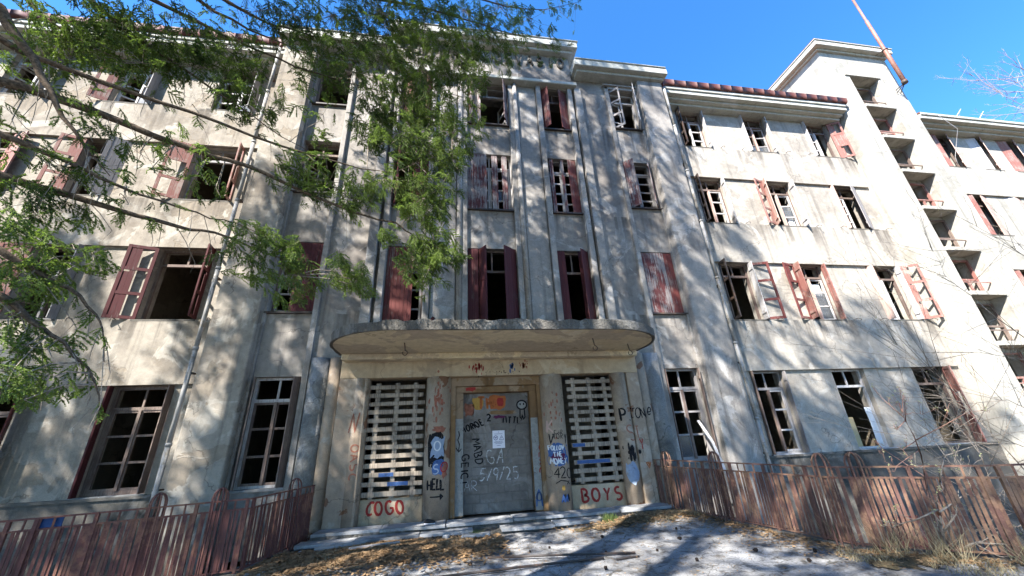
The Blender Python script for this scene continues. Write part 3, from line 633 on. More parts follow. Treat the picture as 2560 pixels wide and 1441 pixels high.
# ------------------------------------------------------------ lettering
def arc(cx, cy, rx, ry, a0, a1, n=10): return [(cx+rx*math.cos(math.radians(a0+(a1-a0)*i/n)), cy+ry*math.sin(math.radians(a0+(a1-a0)*i/n))) for i in range(n+1)]
G = {'A': [[(0, 0), (.33, 1), (.66, 0)], [(.13, .38), (.53, .38)]], 'B': [[(0, 0), (0, 1)]+arc(.2, .75, .3, .25, 90, -90, 6)+arc(.22, .25, .36, .25, 90, -90, 6)+[(0, 0)]],
'C': [arc(.4, .5, .4, .5, 55, 305)], 'D': [[(0, 0), (0, 1)]+arc(.12, .5, .48, .5, 90, -90, 8)+[(0, 0)]], 'E': [[(.5, 1), (0, 1), (0, 0), (.52, 0)], [(0, .52), (.42, .52)]],
'F': [[(.5, 1), (0, 1), (0, 0)], [(0, .52), (.42, .52)]], 'G': [arc(.4, .5, .4, .5, 55, 330)+[(.74, .45), (.42, .45)]], 'H': [[(0, 0), (0, 1)], [(.55, 0), (.55, 1)], [(0, .5), (.55, .5)]],
'I': [[(.1, 0), (.1, 1)]], 'K': [[(0, 0), (0, 1)], [(.55, 1), (.02, .45), (.6, 0)]], 'L': [[(0, 1), (0, 0), (.5, 0)]], 'M': [[(0, 0), (.06, 1), (.38, .35), (.7, 1), (.76, 0)]], 'N': [[(0, 0), (0, 1), (.55, 0), (.55, 1)]],
'O': [arc(.36, .5, .36, .5, 90, 450, 14)], 'P': [[(0, 0), (0, 1)]+arc(.2, .74, .32, .26, 90, -90, 6)+[(0, .48)]], 'R': [[(0, 0), (0, 1)]+arc(.2, .74, .32, .26, 90, -90, 6)+[(0, .48), (.55, 0)]],
'S': [arc(.3, .75, .28, .25, 50, 250, 8)+arc(.3, .25, .3, .26, 80, -140, 8)], 'T': [[(.3, 0), (.3, 1)], [(0, 1), (.62, 1)]], 'V': [[(0, 1), (.3, 0), (.6, 1)]], 'W': [[(0, 1), (.18, 0), (.38, .7), (.58, 0), (.78, 1)]],
'X': [[(0, 1), (.55, 0)], [(.55, 1), (0, 0)]], 'Y': [[(0, 1), (.28, .5), (.56, 1)], [(.28, .5), (.2, 0)]], '0': [arc(.32, .5, .32, .5, 90, 450, 14)], '2': [arc(.3, .72, .28, .28, 160, -30, 8)+[(0, 0), (.6, 0)]],
'4': [[(.45, 0), (.45, 1), (0, .35), (.62, .35)]], '5': [[(.55, 1), (.05, 1), (.05, .55)]+arc(.25, .3, .3, .3, 100, -130, 8)], '9': [arc(.28, .7, .27, .28, 0, 360, 10)+[(.55, .7), (.4, 0)]], '/': [[(0, 0), (.45, 1)]], '.': [[(.05, 0), (.1, .06)]], '!': [[(.1, 1), (.12, .3)], [(.12, .06), (.14, 0)]], 'e': [[(.05, .5), (.5, .55)]+arc(.28, .6, .24, .38, 10, 320, 10)], ' ': []}
GW = {k: (max([p[0] for s in v for p in s]) if v else .4) for k, v in G.items()}
def flatY(y): return lambda x: y
def cyl(xc, r, yc): return lambda x: yc-math.sqrt(max(.0004, r*r-min(abs(x-xc), r*.985)**2))-.003
def stroke(mb, pts, wd, yf, closed=False):
    P = []
    for a, b in zip(pts[:-1], pts[1:]):
        n = max(1, int(math.dist(a, b)/.05))
        for k in range(n): P.append((a[0]+(b[0]-a[0])*k/n, a[1]+(b[1]-a[1])*k/n))
    P.append(pts[-1]); vs = []; m = len(P); wd *= 1.35
    for i, p in enumerate(P):
        q0, q1 = P[max(i-1, 0)], P[min(i+1, m-1)]; dx, dz = q1[0]-q0[0], q1[1]-q0[1]; l = math.hypot(dx, dz) or 1
        ww = wd*rnd.uniform(.82, 1.12)*(.8 if i in (0, m-1) else 1); nx, nz = -dz/l*ww/2, dx/l*ww/2
        for s in (1, -1): x, z = p[0]+s*nx, p[1]+s*nz; vs.append((x, yf(x)-.0015, z))
    mb.add(vs, [(2*i, 2*i+1, 2*i+3, 2*i+2) for i in range(m-1)])
def text(s, x0, z0, h, wd, yf, mat, rot=0., sp=.22, ws=1., jit=.05, arcz=None, name='graffiti_lettering', mb=None):
    own = mb is None; mb = mb or MB(); x = 0; ca, sa = math.cos(math.radians(rot)), math.sin(math.radians(rot))
    for ch in s:
        sl_ = rnd.uniform(-.18, .18); j1, j2 = rnd.uniform(-jit, jit)*h, rnd.uniform(1-jit, 1+jit)
        for st in G.get(ch, []):
            pts = []
            for px, pz in st:
                u, v = (x+px*ws+sl_*pz)*h, pz*h*j2+j1+.12*h*sl_*px
                if arcz: v += arcz(u)
                pts.append((x0+u*ca-v*sa, z0+u*sa+v*ca))
            stroke(mb, pts, wd, yf)
        x += (GW[ch]*ws+sp)*rnd.uniform(.9, 1.12)
    return mb.build(name, mat, bld) if own else mb
def blob(x0, x1, z0, z1, yf, mat, n=16, name='paint_patch', jag=.18):
    cx, cz = (x0+x1)/2, (z0+z1)/2; mb = MB(); vs = [(cx, yf(cx)-.001, cz)]; ring = 3
    for r in range(1, ring+1):
        for k in range(n):
            a = 2*math.pi*k/n; e = 4.; c, s = math.cos(a), math.sin(a); q = (abs(c)**e+abs(s)**e)**(-1/e)
            f = r/ring*(1+(rnd.uniform(-jag, jag*.3) if r == ring else 0)); x, z = cx+c*q*f*(x1-x0)/2, cz+s*q*f*(z1-z0)/2; vs.append((x, yf(x)-.001, z))
    fs = [(0, 1+k, 1+(k+1) % n) for k in range(n)]+[(1+r*n+k, 1+(r+1)*n+k, 1+(r+1)*n+(k+1) % n, 1+r*n+(k+1) % n) for r in range(ring-1) for k in range(n)]
    mb.add(vs, [tuple(reversed(f)) for f in fs]); return mb.build(name, mat, bld)
def spatter(x0, x1, z0, z1, yf, mat, n=24, r=.022):
    mb = MB()
    for _ in range(n):
        x, z = rnd.gauss((x0+x1)/2, (x1-x0)/4), rnd.gauss((z0+z1)/2, (z1-z0)/4); a, b = rnd.uniform(.3, 1)*r, rnd.uniform(.5, 2.4)*r
        mb.add([(x+a*math.cos(t), yf(x)-.0012, z+b*math.sin(t)) for t in [2*math.pi*k/7 for k in range(7)]], [tuple(range(7))])
    mb.build('paint_spatter', mat, bld)['kind'] = 'stuff'
cA, cB = cyl(-1.54, .30, -.76), cyl(1.33, .30, -.76)
cD, fP, fB, fO = cyl(3.17, .21, -.83), flatY(-1.002), flatY(-.723), flatY(-.472)
fJ, fBl = flatY(-.708), flatY(-.4475)
text('COGO', -3.04, .36, .25, .04, fB, 'p_red', sp=.32, ws=.82, jit=.02); text('BOYS', 1.90, .30, .27, .042, fB, 'p_red', sp=.38, ws=.95, jit=.02)
text('HELL', -1.72, .80, .20, .035, cA, 'p_black', sp=.14, ws=.7); mb = MB(); stroke(mb, [(-1.66, .66), (-1.44, .66)], .022, cA); stroke(mb, [(-1.44, .71), (-1.385, .66), (-1.44, .61), (-1.43, .66), (-1.44, .70)], .03, cA); mb.build('graffiti_arrow', 'p_black', bld)
blob(1.06, 1.60, 1.12, 1.62, cB, 'p_blue'); blob(1.12, 1.5, 1.22, 1.42, cyl(1.33, .302, -.76), 'p_purple', jag=.3)
cB2 = cyl(1.33, .305, -.76)
text('FOLLOW', 1.10, 1.47, .10, .02, cB2, 'p_white', sp=.2, ws=.7); text('THE', 1.20, 1.33, .10, .02, cB2, 'p_white', sp=.25, ws=.8); text('MONEY', 1.12, 1.17, .12, .022, cB2, 'p_white', sp=.18, ws=.8)
text('420', 1.17, .86, .22, .018, cB, 'p_black', sp=.12); mb = MB(); stroke(mb, [(1.2, .76), (1.32, .82), (1.48, .79), (1.55, .72), (1.47, .73), (1.53, .80)], .016, cB); text('AA', 1.32, .38, .15, .03, cB, 'p_blue', ws=.7, mb=mb); mb.build('graffiti_scrawl', ['p_black'], bld)
text('AA', 1.30, .37, .15, .03, cB2, 'p_blue', ws=.7, sp=.1); text('K', 1.10, 1.86, .26, .03, cB, 'pink', ws=.8); text('CAR', 1.26, 1.82, .09, .010, cB, 'p_black'); text('VOR', 1.22, 1.72, .12, .012, cB, 'p_black', ws=.8); text('V', 1.1, 1.6, .22, .02, cB, 'p_black', ws=.8); text('Y', 1.5, 1.6, .2, .02, cB, 'p_black', ws=.6)
spatter(1.1, 1.5, 2.0, 2.7, cB, 'p_rust', 18, .03); blob(1.32, 1.42, .60, .72, cB, 'p_yellow', jag=.4)
# left column: dark hood shape with pale blue and red fills
blob(-1.75, -1.36, 1.2, 2.0, cA, 'p_black', jag=.1); blob(-1.70, -1.34, 1.42, 1.92, cyl(-1.54, .302, -.76), 'p_pale', jag=.35); blob(-1.64, -1.34, 1.08, 1.42, cyl(-1.54, .303, -.76), 'p_blue', jag=.2)
blob(-1.42, -1.30, .98, 1.34, cyl(-1.54, .304, -.76), 'p_rust', jag=.5); text('S', -1.62, 1.12, .2, .02, cyl(-1.54, .306, -.76), 'p_pale'); text('O', -1.6, 1.6, .2, .022, cyl(-1.54, .306, -.76), 'p_white'); text('O', -1.45, 1.14, .2, .02, cyl(-1.54, .306, -.76), 'p_red')
blob(-1.66, -1.32, 1.98, 2.12, cA, 'p_rust', jag=.4); spatter(-1.75, -1.35, 2.3, 3.1, cA, 'p_rust', 40, .035)
# door leaf and jambs
text('MORIOE', -.93, 1.93, .15, .028, fBl, 'p_black', rot=28, sp=.2, ws=.75, arcz=lambda u: -.25*u*u); text('2', -.32, 2.22, .15, .03, flatY(-.474), 'p_black'); text('TITTI', .05, 2.16, .15, .026, flatY(-.474), 'p_black', ws=.8, rot=-4)
text('MABD', -.70, 1.80, .19, .022, fBl, 'p_black', rot=-82, sp=.2, ws=.9); text('GA', -.32, 1.22, .32, .019, fBl, 'p_faint', ws=.7, jit=.03); text('5/9/25', -.54, .86, .27, .019, fBl, 'p_faint', ws=.75, sp=.22); text('AR', -.90, .66, .22, .012, fBl, 'p_faint')
mb = MB(); stroke(mb, [(-1.04, 2.0), (-1.02, 1.9), (-1.06, 1.8), (-1.02, 1.7), (-1.04, 1.55)], .018, fJ); stroke(mb, [(-1.1, 1.63), (-1.04, 1.53), (-.97, 1.6)], .018, fJ); mb.build('graffiti_arrow', 'p_black', bld)
text('GEIC!', -.955, 1.46, .16, .026, fJ, 'p_black', rot=-93, sp=.32, ws=1.1); text('GEXC', .93, 1.62, .15, .022, fJ, 'p_red', rot=-93, sp=.42, ws=1.25)
mb = MB(); stroke(mb, [(.78, .28), (.8, .5), (.85, .62), (.9, .5), (.92, .28)], .03, fJ); stroke(mb, arc(.85, .48, .06, .09, 0, 360), .02, fJ); mb.build('graffiti_mark', 'p_blue', bld)
blob(-.72, -.38, 2.5, 2.82, fO, 'p_yellow', jag=.3); blob(-.28, .2, 2.46, 2.86, fO, 'p_orange', jag=.25); blob(-.9, -.6, 2.3, 2.7, fO, 'p_rust', jag=.5); fO2 = flatY(-.476)
text('THC', -.55, 2.52, .28, .05, fO2, 'p_orange', ws=.9, sp=.25); blob(-.06, .12, 2.56, 2.78, flatY(-.478), 'p_red', jag=.1); blob(-.3, .45, 2.36, 2.46, fO, 'ochre', jag=.2); blob(-.2, .15, 2.26, 2.35, fO2, 'p_purple', jag=.4)
mb = MB(); stroke(mb, arc(.59, 2.58, .13, .11, 0, 360, 18), .028, fO2); stroke(mb, [(.54, 2.48), (.53, 2.28), (.57, 2.22), (.59, 2.34), (.62, 2.22), (.66, 2.28), (.65, 2.48)], .024, fO2)
for xe in (.55, .64): mb.add([(xe+.02*math.cos(t), fO2(0)-.003, 2.60+.03*math.sin(t)) for t in [2*math.pi*k/8 for k in range(8)]], [tuple(range(8))])
mb.build('graffiti_figure', 'p_black', bld); blob(.48, .70, 2.49, 2.67, fO, 'p_grey', jag=.05)
blob(-.9, -.62, 2.93, 3.04, flatY(-.704), 'p_red', jag=.35)
text('P.', 3.04, 2.06, .30, .035, cD, 'p_black', ws=.8); text('TONe', 3.30, 2.12, .25, .022, lambda x: -1.004 if x > 3.36 else cD(x), 'p_black', ws=.75, sp=.12)
text('S', 3.17, 1.60, .34, .022, cD, 'p_rust'); text('T', 3.38, 1.66, .26, .022, fP, 'p_rust', ws=.6); text('Y', 3.46, 1.38, .24, .022, fP, 'p_red', ws=.6)
spatter(3.0, 3.3, 1.2, 1.5, cD, 'p_black', 14, .05); blob(2.99, 3.30, .62, 1.12, cD, 'p_pale', jag=.4); blob(3.36, 3.44, 1.28, 1.38, fP, 'p_black', jag=.1)
mb = MB(); stroke(mb, [(3.52, 1.08), (3.64, 1.08), (3.58, .95), (3.52, 1.08)], .018, fP); stroke(mb, [(3.55, 1.05), (3.6, 1.05), (3.58, 1.0)], .03, fP); mb.build('graffiti_mark', 'p_orange', bld)
cE = cyl(-3.37, .20, -.83)
text('N', -3.52, 2.05, .42, .02, lambda x: min(fP(x), cE(x)), 'p_rust', ws=.6); text('OASC', -3.42, 1.80, .17, .022, lambda x: cE(x), 'p_rust', rot=-88, sp=.35, ws=1.2)
spatter(-.75, -.4, 3.35, 3.6, fP, 'p_red', 34); spatter(.5, .75, 3.4, 3.65, fP, 'p_rust', 24); spatter(.22, .36, 3.36, 3.56, fP, 'p_blue', 14, .03); spatter(-.3, .5, 3.28, 3.4, fP, 'p_black', 20, .014)
# raised letters of the inscription on the gable parapet
msg = 'ANTONIO DEVASIO'
for i, ch in enumerate(msg):
    if ch == ' ': continue
    mb = MB(); xc = -2.95+.412*i; wl = GW[ch]
    for st in G[ch]:
        pts = [(xc-.17*wl+px*.34/max(.5, 1), 15.16+pz*.46) for px, pz in st]
        for a, b in zip(pts[:-1], pts[1:]):
            d = math.dist(a, b); ux, uz = (b[0]-a[0])/d, (b[1]-a[1])/d; nx, nz = -uz*.032, ux*.032
            q = [(a[0]+nx-ux*.01, a[1]+nz-uz*.01), (a[0]-nx-ux*.01, a[1]-nz-uz*.01), (b[0]-nx+ux*.01, b[1]-nz+uz*.01), (b[0]+nx+ux*.01, b[1]+nz+uz*.01)]
            mb.add([(x, -.79, z) for x, z in q]+[(x, -.715, z) for x, z in q], [(0,1,2,3),(7,6,5,4),(0,4,5,1),(1,5,6,2),(2,6,7,3),(3,7,4,0)])
    mb.build('letter', 'base', bld)
# ------------------------------------------------------------ pallets, notice, small things on the building
slat = MB().box(-.6, .6, -.011, .011, -.048, .048).build('slat', 'pallet', None, bevel=.004)
strg = MB().box(-.05, .05, -.04, .04, -.6, .6).build('stringer', 'pallet', None)
def pallet(x, z, w_, n, label, tilt=0, first=False, blue=()):
    e = tag(empty('pallet', (x, -.76, z)), label, 'pallet', 'pallets nailed across the entrance openings'); h = n*.192
    for k in range(n):
        o = slat if first and k == 0 else slat.copy()
        if o is not slat: C.objects.link(o)
        o.parent = e; o.location = (rnd.uniform(-.02, .02), -.03-rnd.uniform(0, .006), .06+k*.192); o.scale = (w_/1.2*rnd.uniform(.97, 1.01), 1, rnd.uniform(.9, 1.08)); o.rotation_euler = (0, rnd.uniform(-.012, .012)+tilt, 0)
    for xx in (-.41, .0, .40):
        o = strg if first and xx < -.3 else strg.copy()
        if o is not strg: C.objects.link(o)
        o.parent = e; o.location = (xx*w_/1.2, .03, h/2-.03); o.scale = (1, 1, h/1.2)
    for k, a, b in blue:
        MB().box(a, b, -.0475, -.046, .06+k*.192-.04, .06+k*.192+.04).build('paint_smear', 'p_blue', e)
    return e
pallet(-2.52, .70, 1.34, 6, 'lower pallet left of the door with blue scrawls, above the COGO lettering', .01, True, ((2, -.3, .02), (1, -.1, .35)))
pallet(-2.54, 1.86, 1.32, 7, 'upper weathered pallet in the opening left of the blocked door', -.004)
pallet(2.38, .72, 1.28, 6, 'lower pallet right of the door with a blue smeared board, above the BOYS lettering', -.01, False, ((2, -.55, .3), (4, -.62, -.3)))
pallet(2.37, 1.88, 1.27, 7, 'upper weathered pallet in the opening right of the blocked door', .006)
sg = tag(empty('notice', (-.04, -.455, 1.78)), 'white paper warning notice taped to the blocked-up door', 'notice')
MB().box(-.155, .155, -.004, .002, -.21, .20).build('sheet', 'paper', sg, bevel=.001)
mb = MB(); yy = -.0065
def ln_(x0, x1, z0, z1): mb.add([(x0, yy, z0), (x1, yy, z0), (x1, yy, z1), (x0, yy, z1)], [(0, 1, 2, 3)])
stroke(mb, [(-.075+.05*math.cos(t), .03+.05*math.sin(t)) for t in [2*math.pi*k/20 for k in range(21)]], .009, flatY(yy)); stroke(mb, [(-.10, .055), (-.075, .02), (-.05, .05)], .018, flatY(yy))
stroke(mb, [(.02, -.02), (.075, .085), (.13, -.02), (.02, -.02)], .009, flatY(yy)); stroke(mb, [(.075, .05), (.075, .01)], .010, flatY(yy))
for zl, a in ((.115, .10), (-.06, .10), (-.085, .12), (-.11, .08), (-.155, .05)):
    x = -a
    while x < a: w_ = rnd.uniform(.012, .03); ln_(x, min(a, x+w_), zl, zl+.010); x += w_+.008
stroke(mb, [(0, .18), (.006, .165), (-.004, .155), (.004, .145)], .006, flatY(yy)); mb.build('printing', 'ink', sg)
def plank_thing(name, pts, r, mat, label, cat, group=None):
    p0, p1 = Vector(pts[0]), Vector(pts[-1]); mb = MB()
    d = (p1-p0).normalized(); a = d.cross(Vector((0, 1, 0))).normalized(); b = d.cross(a); vs = []
    for i, p in enumerate(pts):
        p = Vector(p)
        for sa, sb in ((-1, -1), (1, -1), (1, 1), (-1, 1)): vs.append(p+a*sa*r[0]+b*sb*r[1])
    m = len(pts); mb.add(vs, [(i*4+k, i*4+(k+1) % 4, (i+1)*4+(k+1) % 4, (i+1)*4+k) for i in range(m-1) for k in range(4)]+[(3, 2, 1, 0), tuple((m-1)*4+k for k in range(4))])
    return tag(mb.build(name, mat), label, cat, group)
plank_thing('leaning_plank', [(5.35, -.70, 2.0), (5.52, -.86, 1.45), (5.62, -1.0, .62)], (.035, .012), 'white', 'loose white painted batten leaning out of the ground floor window right of the entrance', 'batten')
plank_thing('loose_board', [(-1.83, -2.6, 4.02), (-1.62, -2.62, 4.28)], (.035, .012), 'maroon', 'short dark red board end sticking up on top of the canopy', 'board')
tag(MB().box(11.35, 11.85, 1.2, 1.6, 8.83, 9.95).build('cabinet', 'bluebox', None, bevel=.02), 'blue metal cabinet standing inside the second-floor window with an open red shutter', 'cabinet')
tag(MB().box(11.2, 11.7, .9, 1.3, 5.08, 6.2).build('cabinet', 'bluebox', None, bevel=.02), 'blue metal cabinet standing inside the first-floor window beside two open red shutters', 'cabinet')
tag(MB().box(10.98, 11.42, .34, .37, 1.0, 1.92).build('board', 'yellow', None), 'pale buff board propped in the lower corner of an empty ground floor window', 'board')
def curtain(x0, x1, z0, z1, y, label, n=14):
    mb = MB(); vs = []; 
    for j in range(9):
        z = z0+(z1-z0)*j/8
        for i in range(n+1):
            vs.append((x0+(x1-x0)*(i/n)*(1-.25*(1-j/8)*0), y+.025*math.sin(i*2.1)+.01*math.sin(j+i), z+.03*math.sin(i*1.7)*(j == 0)))
    mb.add(vs, [(j*(n+1)+i, j*(n+1)+i+1, (j+1)*(n+1)+i+1, (j+1)*(n+1)+i) for j in range(8) for i in range(n)])
    o = mb.build('curtain', 'cloth', None, True); s = o.modifiers.new('thick', 'SOLIDIFY'); s.thickness = .006
    return tag(o, label, 'curtain')
curtain(11.72, 12.08, 5.25, 6.55, .36, 'torn white curtain in the first-floor window beside a bleached pink mullion')
curtain(11.86, 12.1, 9.0, 9.75, .36, 'scrap of white curtain low in the second-floor window above the torn curtain')
curtain(11.9, 12.18, 1.05, 2.2, .26, 'white cloth hanging in the right half of an empty ground floor window', 8)
# flagpole clamped to the tower
fp = tag(empty('flagpole', (19.56, -.95, 16.4)), 'tall rusty flagpole clamped to the top of the stair tower', 'flagpole')
o = MB().tube([(0, 0, 0), (0, 0, 2.2), (0, 0, 2.25), (-.01, 0, 4.4), (-.01, 0, 4.45), (-.02, 0, 8.4)], [.085, .085, .07, .07, .05, .045], 10).build('pole', 'pole', fp, True)
MB().tube([(0, 0, -.05), (0, 0, .12)], [.11, .11], 10).build('socket', 'dark', fp, True)
mb = MB(); mb.tube([(.0, .0, 0), (-.1, .38, -.25)], .02, 6); mb.tube([(0, 0, 0), (.12, .38, -.25)], .02, 6); mb.tube([(0, .0, 0), (0, .4, -.02)], .02, 6); mb.build('bracket', 'dark', fp)
mb = MB(); mb.tube([(.1*math.cos(t), .1*math.sin(t), 2.22) for t in [2*math.pi*k/14 for k in range(15)]], .02, 6); mb.tube([(-.08, .0, 2.22), (-.2, .3, 2.2)], .02, 6); mb.tube([(.08, 0, 2.22), (.15, .3, 2.2)], .02, 6); mb.build('clamp', 'dark', fp)
# ------------------------------------------------------------ ground
LP = [(-4.1, -.95), (-4.45, -2.9), (-7.2, -3.5), (-13, -4.6)]
RP = [(3.72, -1.0), (4.46, -5.05), (5.65, -6.15), (8.2, -7.2), (16, -11)]
def gz(x, y):
    z = .012*max(-5, min(5, x))+.02+.02*math.sin(x*.9+1)*math.sin(y*.7)
    z += .10*math.exp(-((x-2.9)**2/1.1+(y+2.1)**2/.25))+.05*math.exp(-((x+2.4)**2/2.+(y+2.5)**2/.5))
    return z
def edge(poly, y): # x on polyline at y (first matching segment)
    for (x0, y0), (x1, y1) in zip(poly[:-1], poly[1:]):
        if y0 >= y >= y1: return x0+(x1-x0)*(y0-y)/(y0-y1)
    return poly[-1][0] if y < poly[-1][1] else poly[0][0]
ys = [-.9-i*.16 for i in range(int(13/.16))]+[-14-i for i in range(14)]
V = []; F = []; NX = 120
for y in ys:
    a, b = edge(LP, y)-.12, edge(RP, y)+.12
    for i in range(NX+1):
        x = a+(b-a)*i/NX; V.append((x, y, gz(x, y)+.008*math.sin(x*9+y*5)*math.sin(y*8)))
for j in range(len(ys)-1):
    for i in range(NX): F.append((j*(NX+1)+i, (j+1)*(NX+1)+i, (j+1)*(NX+1)+i+1, j*(NX+1)+i+1))
pth = np_obj('path', V, F, 'concrete'); tag(pth, None, None, kind='structure'); pth.data.polygons.foreach_set('use_smooth', [True]*len(pth.data.polygons))
def retaining(poly, s):
    mb = MB()
    for (x0, y0), (x1, y1) in zip(poly[:-1], poly[1:]):
        l = math.hypot(x1-x0, y1-y0); u = ((x1-x0)/l, (y1-y0)/l); n = (-u[1]*s, u[0]*s)
        mb.obox((x0, y0), u, n, -.1, l+.1, .02, .24, -2.7, gz((x0+x1)/2, (y0+y1)/2)-.03); mb.obox((x0, y0), u, n, -.12, l+.12, -.05, .26, gz((x0+x1)/2, (y0+y1)/2)-.028, gz((x0+x1)/2, (y0+y1)/2)+.035)
    return tag(mb.build('retaining_wall', 'base'), None, None, kind='structure')
retaining(LP, -1); retaining(RP, 1)
V = []; F = []
N = 60
for j in range(N+1):
    for i in range(N+1):
        x = (i/N-.5)*2; y = (j/N-.5)*2; x = math.copysign(abs(x)**2.2*260, x); y = math.copysign(abs(y)**2.2*260, y)
        V.append((x, y, -2.5+.1*math.sin(x*.6)*math.cos(y*.5)))
for j in range(N):
    for i in range(N): F.append((j*(N+1)+i, j*(N+1)+i+1, (j+1)*(N+1)+i+1, (j+1)*(N+1)+i))
tag(np_obj('ground', V, F, 'soil'), None, None, kind='structure')
# ------------------------------------------------------------ fences
bar_m = MB().box(-.019, .019, -.005, .005, .10, .93).build('bar', 'fence', None)
pick_m = MB().box(-.012, .012, -.006, .006, .92, 1.06).build('picket', 'fence', None)
used = [False, False]
def fence(label, pts, mat, loops, step, skip=0):
    e = tag(empty('fence', (pts[0][0], pts[0][1], 0)), label, 'fence', 'iron railings beside the entrance path'); O = Vector((pts[0][0], pts[0][1], 0))
    s = 0; nb = 0
    for (x0, y0), (x1, y1) in zip(pts[:-1], pts[1:]):
        l = math.hypot(x1-x0, y1-y0); u = ((x1-x0)/l, (y1-y0)/l); n = (-u[1], u[0]); ang = math.atan2(u[1], u[0])
        za, zb = gz(x0, y0), gz(x1, y1)
        for zz, hh, th in ((1.045, .022, .03), (.905, .022, .026), (.075, .022, .028)):
            P = lambda t, f, z: (x0-O.x+u[0]*t+n[0]*f, y0-O.y+u[1]*t+n[1]*f, z)
            mb = MB(); vs = [P(0, -th/2, za+zz), P(l, -th/2, zb+zz), P(l, th/2, zb+zz), P(0, th/2, za+zz)]
            vs += [(a, b, c+hh) for a, b, c in vs]; mb.add(vs, [(0,3,2,1),(4,5,6,7),(0,1,5,4),(1,2,6,5),(2,3,7,6),(3,0,4,7)]); mb.build('rail', mat, e)
        t = .06; k = 0
        while t < l-.03:
            z = za+(zb-za)*t/l
            for proto, i, ok in ((bar_m, 0, True), (pick_m, 1, k % 3 == 0)):
                if not ok: continue
                if not used[i]: o = proto; used[i] = True
                else: o = proto.copy(); C.objects.link(o)
                o.parent = e; o.location = (x0-O.x+u[0]*t, y0-O.y+u[1]*t, z); o.rotation_euler = (rnd.uniform(-.014, .014), rnd.gauss(0, .012), ang+rnd.uniform(-.3, .3))
            if k % 12 == 0:
                mb = MB(); mb.box(-.022, .022, -.022, .022, -.12, 1.05); o = mb.build('post', mat, e); o.location = (x0-O.x+u[0]*t, y0-O.y+u[1]*t, z); o.rotation_euler = (0, 0, ang)
            t += (step if (x0, y0) == pts[0] or step < .06 else step*1.75)*rnd.choice((1, 1, 1, 1, 1.6))*rnd.uniform(.86, 1.1); k += 1; nb += 1
        for lp in loops:
            if lp[0] == (x0, y0):
                for t in lp[1]:
                    z = za+(zb-za)*t/l; mb = MB(); r = .105
                    for rot in (0, 60, 120):
                        c, s_ = math.cos(ang+math.radians(rot)), math.sin(ang+math.radians(rot)); px, py = x0-O.x+u[0]*t, y0-O.y+u[1]*t
                        prof = [(-r, .05), (-r, 1.10)]+[(r*math.cos(math.radians(180-a)), 1.10+.15*math.sin(math.radians(a))) for a in range(15, 180, 15)]+[(r, 1.10), (r, .05)]
                        mb.tube([(px+c*q, py+s_*q, z+h) for q, h in prof], .013, 5)
                    mb.build('loop_finial', mat, e)
    return e
fence('dark red iron railing running from the left side of the entrance steps', LP, 'fence', [((-4.1, -.95), (.75,)), ((-4.45, -2.9), (.45, 1.25))], .046)
fence('rusty orange iron railing along the right edge of the path behind the bare shrub', RP, 'fencer', [((3.72, -1.0), (.45, 1.9)), ((4.46, -5.05), (-.12, .28))], .056)
for o in list(C.objects):
    if o.name.split('.')[0] in ('bar', 'picket') and o.parent and 'rusty' in o.parent.get('label', ''):
        o.data = o.data
rb = bar_m.data.copy(); rb.materials[0] = M['fencer']; rp = pick_m.data.copy(); rp.materials[0] = M['fencer']
for o in list(C.objects):
    if o.parent and o.parent.name == 'fence.001':
        if o.name.startswith('bar'): o.data = rb
        elif o.name.startswith('picket'): o.data = rp
bs = MB(); u = (.979, .2); u = ((-7.2+4.45)/2.815, (-3.5+2.9)/2.815)
bs.obox((-4.45, -2.9), u, (-u[1], u[0]), 2.32, 2.56, -.035, -.022, gz(-6.8, -3.4)+.925, gz(-6.8, -3.4)+1.05)
tag(bs.build('tin_sheet', 'bluetin'), 'small dark blue sheet fixed between the top rails of the left railing', 'sheet')
# ------------------------------------------------------------ litter and debris
def scatter_leaves(name, n, pos, mat, sz, label_kind='stuff'):
    V = np.zeros((n, 4, 3), np.float32)
    for i in range(n):
        x, y = pos(); a = rng.uniform(0, 6.28); s = sz*rng.uniform(.5, 1.2); c, d = math.cos(a), math.sin(a); z = gz(x, y)+.012+rng.uniform(0, .03); t1, t2 = rng.uniform(-.5, .8, 2)
        V[i] = [(x-c*s, y-d*s, z+abs(t1)*s*.6), (x-d*s*.45, y+c*s*.45, z), (x+c*s, y+d*s, z+abs(t2)*s*.8), (x+d*s*.45, y-c*s*.45, z+.2*s)]
    return tag(np_obj(name, V.reshape(-1, 3), np.arange(n*4).reshape(-1, 4), mat), None, None, kind='stuff')
def pos_left():
    while True:
        x = rng.uniform(-4.4, -.2); y = rng.normal(-2.5, .5)
        if y < -1.86 and x > edge(LP, y) and rng.uniform() < min(1, max(0, (.2-x)/2.2))+.05: return x, y
scatter_leaves('leaf_litter', 9000, pos_left, 'deadleaf', .055)
def pos_right():
    while True:
        x = rng.normal(2.7, .7); y = rng.normal(-2.1, .3)
        if y < -1.85 and x < edge(RP, y): return x, y
scatter_leaves('leaf_litter', 1600, pos_right, 'deadleaf', .04)
def pos_edge():
    t = rng.uniform(0, 1); y = -1.5-6.5*t; return edge(RP, y)-abs(rng.normal(0, .35)), y
scatter_leaves('leaf_litter', 2200, pos_edge, 'deadleaf', .04)
scatter_leaves('leaf_litter', 1500, lambda: (rng.uniform(-3.5, 5), rng.uniform(-6.5, -2.6)), 'deadleaf', .022)
V = []
